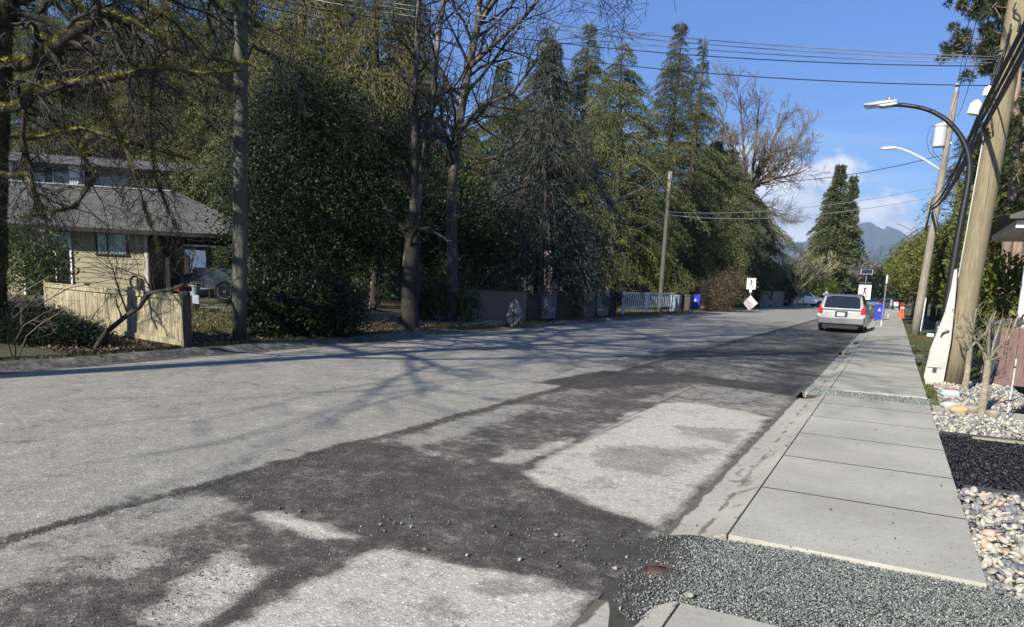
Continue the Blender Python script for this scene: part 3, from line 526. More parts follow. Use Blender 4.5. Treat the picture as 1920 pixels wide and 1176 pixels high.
mb = MB(); a = G(1822, 820, 0.02); b = G(1918, 830, 0.02); mb.prism([(a[0], a[1]-.015), (b[0]-.1, b[1]-.05), (b[0]+.1, b[1]-.01), (b[0]-.1, b[1]+.05), (a[0], a[1]+.02)], .005, .03); tag(mb.build('wood_scrap', M['paletimber']), 'thin pale pointed piece of wood lying on the black mulch', 'wood scrap')
mb = MB(); mb.prism([(SWR+.35, 2.6), (2.5, 2.4), (2.5, 4.75), (SWR+.27, 4.8), (SWR+.3, 4.0)], -.12, -.012); tag(mb.build('driveway_apron', M['gutter']), kind='structure')
# ------------------------------------------------------------------ plant builders
def unit(a): return a/np.maximum(np.linalg.norm(a, axis=-1, keepdims=True), 1e-9)
def leaves(name, C, Dr, L, W, tint, mat, r, parent=None, cup=0.0):
    """diamond shaped blades: C base points, Dr directions, L lengths, W widths"""
    n = len(C); Dr = unit(Dr); side = unit(np.cross(Dr, unit(r.normal(size=(n, 3))))); up = np.cross(side, Dr)
    L = np.broadcast_to(L, (n,))[:, None]; W = np.broadcast_to(W, (n,))[:, None]
    V = np.stack([C, C+Dr*L*.45+side*W*.5+up*L*.04, C+Dr*L, C+Dr*L*.45-side*W*.5+up*L*.04], 1).reshape(-1, 3)
    Fc = np.arange(4*n).reshape(n, 4); return link(name, npmesh(name, V, Fc, 4, [('tint', 'FACE', np.clip(tint, 0, 1))]), mat, parent)
def tubes(name, polys, mat, parent=None, sides=(3, 5, 8), thr=(0.012, 0.05)):
    V = []; Fq = []; nb = 0
    for pts, rad in polys:
        pts = np.asarray(pts, float); rad = np.asarray(rad, float); k = len(pts); r0 = rad[0]; n = sides[0] if r0 < thr[0] else sides[1] if r0 < thr[1] else sides[2]
        t = unit(np.gradient(pts, axis=0)); a = np.cross(t, np.array([0.31, 0.57, 0.76])); a = unit(a); b = np.cross(t, a); q = np.arange(n)*2*np.pi/n
        ring = a[:, None]*np.cos(q)[None, :, None]+b[:, None]*np.sin(q)[None, :, None]; V.append((pts[:, None]+ring*rad[:, None, None]).reshape(-1, 3))
        i, j = np.meshgrid(np.arange(k-1), np.arange(n), indexing='ij'); j2 = (j+1) % n; Fq.append(np.stack([i*n+j, i*n+j2, (i+1)*n+j2, (i+1)*n+j], -1).reshape(-1, 4)+nb); nb += k*n
    return link(name, npmesh(name, np.concatenate(V), np.concatenate(Fq), 4), mat, parent, smooth=True)
def conifer(name, label, loc, H, Rad, seed, mat, bare=0.06, droop=0.35, nb=230, leaf=0.23, lw=0.042, dens=52, prof=1.0, irr=0.30, hang=0.55, group='conifers along the street', cat='tree', tips=1, rise=0.25, flat=0.5, c=0.8):
    """trunk plus boughs; every bough carries a curtain of needle sprays"""
    r = np.random.default_rng(seed); root = thing(name, label, cat, loc, 0, group); polys = []
    tops = [(0, 0, H)] if tips == 1 else [(0, 0, H), (Rad*.38, -Rad*.1, H*.93)]
    for (tx, ty, th) in tops:
        zz = np.linspace(0, th, 9); wob = np.stack([np.sin(zz*.35+seed)*.12+tx*np.minimum(1, zz/th*2.2), np.cos(zz*.3+seed)*.12+ty*np.minimum(1, zz/th*2.2), zz], 1); r0 = 0.017*H+.04; polys.append((wob, r0*(1-zz/th)**.8+.02))
    for p_ in polys: tubes('trunk', [p_], M['conebark'], root)
    C, Dd, T = [], [], []; bp = []
    for ti, (tx, ty, th) in enumerate(tops):
        m = int(nb*.78) if ti == 0 else nb//2
        u = r.random(m)**0.82; u = bare+(0.985-bare)*u
        for i in range(m):
            z = u[i]*th; az = r.random()*2*np.pi; w = min(1, (1-u[i])/c)**.9; env = Rad*w*(1-irr+irr*1.6*r.random())*(1+.16*math.sin(az*2+seed+z*.5)+.10*math.sin(az*3+z*1.1)); env = max(env, 0.08*Rad+.12)
            if u[i] < bare+.12: env *= .75
            if ti: env *= .6
            k = max(3, int(env*2.2)); s = np.linspace(0.12, 1, k); d = np.array([math.cos(az), math.sin(az)]); cx = tx*min(1, u[i]*2.2); cy = ty*min(1, u[i]*2.2)
            zz = z+env*(rise*s*(1-s)*2+rise*.4*s-droop*s**2*1.1); pts = np.stack([cx+d[0]*env*s, cy+d[1]*env*s, zz], 1); bp.append((pts, np.linspace(.012*env+.012, .006, k)))
            n = int(dens*env*(1.0+.6*(1-u[i]))) + 10; t = r.random(n)**.62; cen = np.stack([cx+d[0]*env*t, cy+d[1]*env*t, z+env*(rise*t*(1-t)*2+rise*.4*t-droop*t**2*1.1)], 1)
            wd = env*.20*np.sin(np.clip(t, .05, .97)*np.pi)**.6+.08; sidev = np.array([-d[1], d[0], 0]); off = r.normal(size=n)*wd*.8
            cen = cen+sidev*off[:, None]; cen[:, 2] += r.normal(size=n)*.05*(1-flat)*env-np.abs(off)*.25
            dr = np.stack([np.full(n, d[0]), np.full(n, d[1]), np.zeros(n)], 1)*(.55)+sidev*np.sign(off)[:, None]*.45+r.normal(size=(n, 3))*.35; dr[:, 2] -= hang*(.4+r.random(n))
            C.append(cen); Dd.append(dr); T.append(np.full(n, r.random())*.55+r.random(n)*.45)
    tubes('branches', bp+polys[:1]+([polys[1]] if len(polys) > 1 else []), M['conebark'], root, sides=(3, 4, 5))
    C = np.concatenate(C); n = len(C); leaves('crown', C, np.concatenate(Dd), leaf*(.6+.8*r.random(n)), lw*(.7+.7*r.random(n)), np.concatenate(T), mat, r, root); return root
def blobtree(name, label, loc, cents, mat, seed, leaf=0.10, lw=0.05, n=26000, trunk=None, trunkmat=None, group=None, cat='shrub', out=0.5, tw=0.15, clump=0.22):
    """foliage mass: cents = [(x,y,z,rx,ry,rz)], leaves gathered in small clumps through the volume"""
    r = np.random.default_rng(seed); root = thing(name, label, cat, loc, 0, group)
    vol = np.array([c[3]*c[4]+c[4]*c[5]+c[3]*c[5] for c in cents]); pk = vol/vol.sum(); C, Dd, T = [], [], []
    per = 14; m = n//per; idx = r.choice(len(cents), m, p=pk); cc = np.array(cents)[idx]; d = unit(r.normal(size=(m, 3))); rad = 1-(r.random(m)**1.7)*.55; rad *= 1+.10*np.sin(d[:, 0]*7+seed)+.10*np.sin(d[:, 2]*9+d[:, 1]*6)
    c0 = cc[:, :3]+d*cc[:, 3:6]*rad[:, None]; keep = c0[:, 2]+loc[2] > 0.0; c0 = c0[keep]; d = d[keep]; m = len(c0); ct = r.random(m)
    C = (c0[:, None]+r.normal(size=(m, per, 3))*clump).reshape(-1, 3); Dd = (d[:, None]*out+r.normal(size=(m, per, 3))*.8+np.array([0, 0, tw])).reshape(-1, 3); T = (np.repeat(ct, per)*.6+r.random(m*per)*.4)
    C[:, 2] = np.maximum(C[:, 2], 0.02); k = len(C)
    if trunk: tubes('trunk', trunk, trunkmat or M['darkbark'], root)
    leaves('crown', C, Dd, leaf*(.6+.8*r.random(k)), lw*(.7+.6*r.random(k)), T, mat, r, root); return root
def grow(r, p, d, L, rad, lev, out, spread=0.9, kids=(4, 5, 5, 4), trop=0.1, wig=0.16, rmin=0.005, lr=0.62, sag=0.0, start=0.25):
    k = 6 if lev < 2 else 4; pts = [p]; dd = d/np.linalg.norm(d); st = L/k
    for i in range(k):
        dd = dd+r.normal(size=3)*wig+np.array([0, 0, trop-sag*(i/k)]); dd /= np.linalg.norm(dd); pts.append(pts[-1]+dd*st)
    pts = np.array(pts); end = max(rmin, rad*.35); rr = np.linspace(rad, end, k+1); out.append((lev, pts, rr))
    if lev >= len(kids): return
    n = kids[lev]+r.integers(-1, 2)
    for c in range(max(1, n)):
        t = start+(1-start)*(c+r.random())/max(1, n); f = min(k-1e-6, t*k); i = int(f); q = pts[i]+(pts[i+1]-pts[i])*(f-i); tg = pts[i+1]-pts[i]; tg /= np.linalg.norm(tg)
        o = r.normal(size=3); o -= tg*o.dot(tg); o /= np.linalg.norm(o); a = spread*(.6+.6*r.random()); nd_ = tg*math.cos(a)+o*math.sin(a); nr = max(rmin, (rad+(end-rad)*t)*.62)
        grow(r, q, nd_, L*lr*(.7+.6*r.random())*(1.15-.5*t), nr, lev+1, out, spread, kids, trop, wig, rmin, lr, sag, start)
def baretree(name, label, loc, seed, limbs, mat, twigmat=None, kids=(5, 5, 4), spread=0.8, trop=.08, wig=.14, rmin=.006, lr=.6, sag=0, group='bare trees', cat='tree', start=.2, split=1):
    """limbs: list of (start, direction, length, radius) or ('path', pts, radii) grown into a branching crown"""
    r = np.random.default_rng(seed); out = []; root = thing(name, label, cat, loc, 0, group)
    for l in limbs:
        if l[0] == 'path':
            pts = np.array(l[1], float); rr = np.array(l[2], float); out.append((0, pts, rr)); cum = np.concatenate([[0], np.cumsum(np.linalg.norm(np.diff(pts, axis=0), axis=1))]); Lt = cum[-1]; n = l[3]; f0 = l[4] if len(l) > 4 else .15; LL = l[5] if len(l) > 5 else Lt*lr*.7
            for c in range(n):
                t = f0+(1-f0)*(c+r.random())/n; s = t*Lt; i = min(len(pts)-2, int(np.searchsorted(cum, s)-1)); i = max(i, 0); fr = (s-cum[i])/(cum[i+1]-cum[i]); q = pts[i]+(pts[i+1]-pts[i])*fr; tg = unit(pts[i+1]-pts[i])
                o = r.normal(size=3); o -= tg*o.dot(tg); o /= np.linalg.norm(o); a = spread*(.7+.5*r.random()); nr = max(rmin, (rr[i]+(rr[i+1]-rr[i])*fr)*.45)
                grow(r, q, tg*math.cos(a)+o*math.sin(a), LL*(.6+.7*r.random()), nr, 1, out, spread, kids, trop, wig, rmin, lr, sag, start)
        else: grow(r, np.array(l[0], float), np.array(l[1], float), l[2], l[3], 0, out, spread, kids, trop, wig, rmin, lr, sag, start)
    big = [(p, q) for lv, p, q in out if lv < split]; small = [(p, q) for lv, p, q in out if lv >= split]
    tubes('trunk', big, mat, root); tubes('crown', small, twigmat or mat, root); return root
def W(pts): return [tuple(p) for p in pts]
def ht(px, py, Y, z0=0.0): return P(px, py, Y)[2]-z0
# ------------------------------------------------------------------ trees, left side, back to front
def con_at(name, label, px, pyb, Yb, pytop, Rad, seed, mat, **kw):
    x, y, _ = P(px, pyb, Yb); z0 = hz(x, y) if x < -12 else -.05; H = P(px, pytop, Yb)[2]-z0; return conifer(name, label, (x, y, z0), H, Rad, seed, mat, **kw)
T_ = [('spruce_tree', 'tall dark spruce with sky gaps around it, leftmost of the trees behind the grey house', 100, 480, 34, -330, 3.6, 101, 'spruce', dict(c=1)),
 ('spruce_tree', 'tall olive green spruce rising behind the middle of the grey stucco house', 235, 470, 40, -300, 4.2, 102, 'spruce', dict(c=.8)),
 ('spruce_tree', 'dull dark spruce at the far left edge behind the mossy maple trunk', 15, 480, 42, -120, 4.0, 121, 'dull', dict(c=.8)),
 ('spruce_tree', 'olive spruce between the two tall ones behind the grey house', 165, 470, 46, 20, 4.4, 122, 'gold', dict(c=.6)),
 ('spruce_tree', 'broad olive spruce behind the right end of the low shingled roof', 330, 480, 40, -160, 4.4, 103, 'gold', dict(c=.7)),
 ('spruce_tree', 'dark spruce just left of the dark wooden pole, tallest there', 405, 500, 48, -260, 4.6, 123, 'spruce', dict(c=.7)),
 ('cedar_tree', 'yellowish green cedar just left of the dark wooden pole, behind the carport', 400, 510, 33, 110, 3.0, 104, 'cedar', dict(c=.6)),
 ('spruce_tree', 'dark tall spruce directly behind the dark wooden pole', 480, 510, 44, -320, 4.2, 124, 'spruce', dict(c=.7)),
 ('spruce_tree', 'tall golden olive spruce just right of the top of the dark wooden pole', 570, 510, 40, -360, 3.2, 105, 'gold', dict(hang=1.2, droop=.7, c=.7)),
 ('spruce_tree', 'dark olive spruce between the two golden ones', 630, 510, 52, -140, 4.2, 125, 'spruce', dict(c=.6)),
 ('spruce_tree', 'tall golden spruce between the dark pole and the grey barked stems', 700, 520, 42, -330, 3.5, 106, 'gold', dict(hang=1.1, droop=.65, c=.7)),
 ('spruce_tree', 'narrow dark spruce partly hidden behind the left grey barked stem', 765, 520, 50, -60, 3.2, 107, 'spruce', dict(c=.6)),
 ('spruce_tree', 'dull green conifer filling the gap behind the holly', 640, 520, 32, 130, 3.6, 108, 'spruce', dict(c=.5)),
 ('spruce_tree', 'short dark conifer right of the dark pole behind the holly top', 520, 520, 34, 110, 3.4, 126, 'dull', dict(c=.5)),
 ('spruce_tree', 'dark conifer behind the multi stemmed tree, left of the blue spruce', 868, 530, 38, 235, 2.8, 109, 'spruce', dict(c=.5)),
 ('cedar_tree', 'dull conifer behind the tall bare forked tree', 800, 530, 44, 260, 3.4, 127, 'dull', dict(c=.5)),
 ('spruce_tree', 'small dark spruce showing between the forked tree and the blue spruce', 930, 535, 46, 110, 2.8, 128, 'spruce', dict(c=.6)),
 ('spruce_tree', 'dull tall spruce directly behind the top of the blue spruce', 1005, 535, 52, 45, 3.4, 141, 'dull', dict(c=.6)),
 ('blue_spruce_tree', 'dark grey blue spruce with drooping boughs above the grey gates', 1012, 578, 33, 70, 3.4, 110, 'bluespruce', dict(bare=.09, droop=.75, hang=.8, nb=300, c=.75, leaf=.22)),
 ('cedar_tree', 'tall yellow green cedar between the blue spruce and the tallest spruce', 1140, 575, 42, 75, 3.3, 111, 'cedar', dict(nb=330, c=.6, hang=.8)),
 ('cedar_tree', 'slim olive conifer whose top rises just right of the blue spruce', 1078, 560, 46, 40, 3.3, 112, 'dull', dict(c=.7, hang=.8)),
 ('spruce_tree', 'tallest dark green spruce with a second narrow tip, left of the bare maple', 1238, 570, 54, 42, 4.0, 113, 'spruce', dict(nb=460, tips=2, c=.75, droop=.4, bare=.03, hang=.7)),
 ('cedar_tree', 'lower olive cedar skirt beside the leaning wooden pole', 1190, 580, 46, 330, 2.7, 114, 'cedar', dict(nb=260, c=.5, bare=.01)),
 ('cedar_tree', 'broad rounded grey green cedar behind the leaning wooden pole', 1318, 578, 70, 262, 3.9, 115, 'dull', dict(bare=.08, nb=600, c=.45, tips=2)),
 ('cedar_tree', 'dark grey green cedar, right hand half of the rounded cedar pair', 1378, 578, 80, 330, 3.6, 129, 'dull', dict(bare=.09, nb=460, c=.5)),
 ('cedar_tree', 'dark pointed conifer at the right end of the left hand tree line', 1415, 578, 100, 395, 3.2, 116, 'dull', dict(bare=.09, nb=340, c=.6)),
 ('cedar_tree', 'olive conifer standing behind the rounded cedar under the bare maple', 1332, 560, 84, 232, 4.2, 117, 'cedar', dict(nb=300, c=.6, bare=.01)),
 ('fir_tree', 'twin tipped dark green fir standing alone against the mountains', 1549, 570, 118, 312, 4.1, 118, 'dull', dict(hang=.1, droop=.0, rise=1.0, nb=560, dens=30, tips=2, irr=.36, c=1.2, bare=.01, leaf=.45, lw=.12))]
for nm_, lb_, px_, pb_, Y_, pt_, rd_, sd_, mt_, kw_ in T_:
    kw_.setdefault('nb', (560 if px_ < 1000 else 480) if pt_ < 60 else 380); kw_['c'] = max(.45, kw_['c']-.12); mid_ = 1050 < px_ < 1450; kw_.setdefault('bare', .05 if mid_ else .06); con_at(nm_, lb_, px_, pb_, Y_*(1.24 if mid_ and px_ < 1300 else 1), pt_, rd_*(1.42 if px_ < 1000 else 1.5 if mid_ and px_ < 1300 else 1.25), sd_, M[mt_], **kw_)
# holly / laurel mass by the pole
hx, hy, _ = P(575, 600, 17.0); hz0 = -.02
blobtree('holly_tree', 'large dark glossy holly filling the space right of the dark wooden pole', (hx-1.9, hy+1.5, 0), [(-.6, 0, 3.0, 1.7, 1.8, 2.6), (.9, .8, 5.2, 1.8, 1.6, 1.9), (-1.2, .9, 5.9, 1.4, 1.6, 1.7), (2.2, 1.2, 3.7, 1.7, 1.6, 1.7), (-.2, .3, 1.2, 1.5, 1.5, 1.3), (.2, .5, 7.0, 1.0, 1.1, 1.1), (2.6, 1.6, 5.6, 1.0, 1.2, 1.0), (-2.0, .6, 4.2, 1.0, 1.2, 1.2), (1.2, .2, 2.8, 1.4, 1.2, 1.2)], M['holly'], 201, leaf=.105, lw=.05, n=125000, cat='tree', clump=.36, trunk=[([(0, 0, 0), (.1, 0, 2), (0, .2, 5)], [.18, .14, .06])])
blobtree('laurel_bush', 'low dark laurel bush at the foot of the dark wooden pole', (G(520, 630)[0]+.1, G(520, 630)[1]+.5, 0), [(-.5, 0, .6, .95, .8, .75), (.6, .5, .65, 1.0, .9, .8)], M['holly'], 202, leaf=.09, lw=.05, n=26000, clump=.14, group=None)
blobtree('laurel_tree', 'dark leafy laurel behind the trunk of the multi stemmed tree', (P(700, 560, 26)[0], 26, 0), [(0, 0, 4.4, 2.4, 2, 2.0), (1.8, 1, 5, 2, 2, 2), (-1.6, .5, 4.8, 1.8, 2, 2.2), (4.2, 2, 3.6, 1.7, 1.6, 1.3)], M['holly'], 203, leaf=.14, lw=.08, n=42000, cat='tree', clump=.35, trunk=[([(0, 0, 0), (.1, 0, 2.2), (0, .2, 5)], [.16, .13, .06])])
blobtree('rhododendron_bush', 'light green rhododendron bush beside the brown stucco wall', (P(820, 588, 24)[0], 24, 0), [(0, 0, .75, 1.0, .8, .75), (-.9, -.2, .9, .6, .6, .8), (.9, .4, .65, .6, .6, .6)], M['rhodo'], 204, leaf=.17, lw=.06, n=5200, clump=.13, tw=.3)
blobtree('rhododendron_bush', 'rhododendron in front of the sliding door of the cream house', (P(70, 545, 12.8)[0], 12.8, hz(-24, 12)), [(0, 0, 1.3, .9, .8, 1.0), (-.9, .2, 1.7, .8, .7, .8)], M['rhodo'], 205, leaf=.15, lw=.05, n=4200, clump=.2)
blobtree('fern_bush', 'sprawling dark green juniper bush in front of the fence at the bottom left', (G(75, 640)[0], G(75, 640)[1], -.05), [(0, 0, .22, 1.0, .6, .30), (.75, .3, .18, .7, .45, .24), (-.9, -.2, .3, .9, .6, .36), (-.4, .4, .36, .6, .4, .26)], M['fern'], 206, leaf=.075, lw=.014, n=95000, clump=.10, out=1.1)
blobtree('twiggy_bush', 'reddish brown bush of fine twigs under the rounded cedar', (P(1342, 575, 58)[0], 58, 0), [(-.2, 0, 1.3, 1.5, 1.1, 1.2), (.9, .3, 1.9, .8, .9, 1.0)], M['brownbush'], 207, leaf=.2, lw=.03, n=9000, clump=.3)
blobtree('cedar_hedge', 'bright yellow green clipped cedar hedge beyond the white pickup', (P(1519, 575, 112)[0], 112, 0), [(0, 0, 1.5, 1.9, 1.6, 1.9), (1.9, 0, 1.7, 1.6, 1.6, 2.1)], M['hedgegreen'], 208, leaf=.3, lw=.13, n=7000, clump=.22, cat='hedge')
blobtree('olive_bush', 'olive green bush rising above the dark house roof', (P(1465, 560, 96)[0], 96, 0), [(-2.5, 0, 2.6, 2.4, 2, 1.9), (.6, 0, 2.8, 2.2, 2, 2.0)], M['cedar'], 209, leaf=.4, lw=.16, n=7000, clump=.3, cat='tree')
# far end of the street
far = [(1600, 150, 482, 6.5, 'brownbush', 'brown leafless tree beyond the van, left of the solar panel'), (1628, 170, 500, 5.5, 'brownbush', 'reddish brown tree at the far end of the street behind the crossing sign'), (1645, 150, 520, 5, 'pine', 'dark bush at the far end of the sidewalk'), (1585, 130, 520, 4.5, 'cedar', 'green bush behind the roof of the silver van'), (1480, 135, 522, 5, 'pine', 'dark tree beyond the white pickup'), (1672, 165, 505, 6, 'pine', 'dark green tree behind the farthest parked cars'), (1700, 140, 470, 7, 'pine', 'tall dark tree at the far right end of the street')]
for i, (px, Y, top, rad, mt, lb) in enumerate(far):
    x = P(px, 560, Y)[0]; H = P(px, top, Y)[2]
    blobtree('street_tree', lb, (x, Y, -.05), [(0, 0, H*.55, rad*.7, rad*.6, H*.45), (rad*.5, 0, H*.4, rad*.5, rad*.5, H*.33), (-rad*.5, 0, H*.42, rad*.5, rad*.5, H*.35)], M[mt], 220+i, leaf=.55, lw=.2, n=5000, clump=.45, cat='tree', group='trees at the end of the street', trunk=[([(0, 0, 0), (0, 0, H*.5)], [.2, .1])])
for i in range(14):
    x = -150+i*9.5+random.uniform(-3, 3); Y = 150+random.uniform(-10, 40)
# right side: clipped trees over the sidewalk, tall hedge, cedars, pine
rh = [(1.9, 47, 1.9, 2.9, 'rounded clipped golden cedar nearest the second wooden pole'), (1.7, 55, 2.2, 3.1, 'second rounded cedar overhanging the sidewalk'), (1.5, 64, 2.4, 3.3, 'third rounded cedar overhanging the sidewalk, beyond the second'), (1.3, 74, 2.6, 3.4, 'farthest rounded cedar overhanging the sidewalk by the orange bollards')]
for i, (x, Y, rad, zc, lb) in enumerate(rh):
    blobtree('clipped_cedar', lb, (x+.6, Y, -.05), [(0, 0, zc+.75, rad*1.08, 4.3, 2.0), (.2, -1.5, zc+.5, rad, 3.0, 1.9), (-.2, 1.8, zc+.55, rad, 3.0, 1.9)], M['hedge'], 240+i, leaf=.16, lw=.07, n=52000, clump=.16, cat='tree', group='clipped cedars over the sidewalk', out=1.0, trunk=[([(.6, -1+q, 0), (.55, -1+q, zc)], [.14, .1]) for q in (-1.2, .4, 2.2)])
blobtree('cedar_hedge', 'tall dark green cedar hedge behind the black street lamp', (3.5, 31, -.05), [(-.6, -1.5, 2.5, 1.2, 1.7, 2.7), (-.4, 1.4, 4.2, 1.3, 1.7, 3.4), (-.3, 4.0, 5.0, 1.3, 1.8, 3.4), (-.1, 1.6, 7.0, 1.0, 1.5, 1.9), (-.5, -1.5, 4.6, .9, 1.2, 1.7)], M['hedge'], 250, leaf=.20, lw=.09, n=52000, clump=.17, cat='hedge', out=1.0, trunk=[([(-1.2, 0, 0), (-1.0, 0, 3)], [.15, .1]), ([(-1.3, 3, 0), (-1.0, 3, 3)], [.15, .1])])
con_at('blue_cedar_tree', 'grey blue cedar with long drooping boughs behind the third wooden pole', 1768, 560, 62, 255, 5.0, 251, M['bluespruce'], hang=.25, droop=.55, nb=190, dens=11, irr=.4, bare=.38)
blobtree('green_conifer', 'bright green low conifer right of the big wooden pole', (P(1868, 600, 22)[0], 22, 0), [(0, 0, 1.6, .9, .8, 1.1), (.3, 0, .9, .9, .8, .8)], M['hedgegreen'], 252, leaf=.17, lw=.07, n=6000, clump=.14, out=.8)
def pinetree():
    r = np.random.default_rng(77); bx, by, _ = P(1888, 600, 27); root = thing('pine_tree', 'tall pine with bare pinkish brown trunks behind the big wooden pole', 'tree', (bx, by, 0), 0)
    a1 = P(1850, 470, 27); tr = []
    for (x0, x1, rad, top) in ((1890, 1965, .21, -200), (1868, 1932, .17, -60), (1897, 1992, .19, 60)):
        p0 = P(x0, 590, 27); p1 = P(x1, top, 27); pts = [(p0[0]-bx+(p1[0]-p0[0])*t+.12*math.sin(t*5), .6*math.sin(t*3)*(x0-1888)*.02, (p1[2])*t) for t in np.linspace(0, 1, 8)]; tr.append((pts, [rad*(1-.55*t) for t in np.linspace(0, 1, 8)]))
    for pts, rad in tr: tubes('trunk', [(pts, rad)], M['pinebark'], root)
    bp = []; C = []; Dd = []; T = []
    def bough(p, q):
        p, q = np.array(p), np.array(q); n = 7; L = np.linalg.norm(q-p); pts = [p+(q-p)*t+np.array([0, 0, .12*L*math.sin(t*3.14)]) for t in np.linspace(0, 1, n)]; bp.append((pts, np.linspace(.05, .012, n)))
        for k in range(int(L*13)):
            t = .2+.8*r.random(); c = p+(q-p)*t+np.array([0, 0, .12*L*math.sin(t*3.14)])+r.normal(size=3)*.19*L*(.4+.3*t); bp.append(([p+(q-p)*max(0, t-.15)+np.array([0, 0, .1*L*math.sin(t*3.14)]), c], [.015, .008])); ct = r.random()
            m = 95; d = unit(r.normal(size=(m, 3))+np.array([0, 0, .3])); C.append(c+d*.04); Dd.append(d); T.append(ct*.6+r.random(m)*.4)
    def at(px, py, Y=27): x, y, z = P(px, py, Y); return (x-bx, y-by, z)
    for a, b in (((1905, 40), (1795, -30)), ((1900, 60), (1790, 15)), ((1900, 100), (1778, 75)), ((1902, 130), (1775, 100)), ((1900, 150), (1822, 130)), ((1905, -10), (1810, -60)), ((1900, 20), (1840, -20)), ((1930, 100), (1860, 60)), ((1920, 260), (1875, 225)), ((1925, 330), (1865, 320)), ((1920, 400), (1862, 395)), ((1940, 300), (1900, 340)), ((1940, 200), (1905, 180)), ((1940, 440), (1895, 460)), ((1950, 130), (1910, 150)), ((1960, 60), (1915, 50)), ((1950, 360), (1905, 390)), ((1960, 500), (1915, 440)), ((1930, 230), (1895, 280)), ((1880, 130), (1852, 90)), ((1895, 80), (1850, 60)), ((1900, 10), (1855, 20))):
        bough(at(*a, 27+r.uniform(-.5, .5)), at(*b, 27+r.uniform(-1.5, 1)))
    for k in range(16):                             # boughs pointing away from the street too
        z = r.uniform(5, 17); az = r.uniform(-.6, 2.4); bough((.8, .2, z), (.8+math.cos(az)*2.8, math.sin(az)*2.8, z+r.uniform(-.5, .6)))
    tubes('branches', bp, M['pinebark'], root, sides=(3, 4, 5)); C = np.concatenate(C); n = len(C); leaves('crown', C, np.concatenate(Dd), .15*(.7+.6*r.random(n)), .022, np.concatenate(T), M['pine'], r, root)
pinetree()
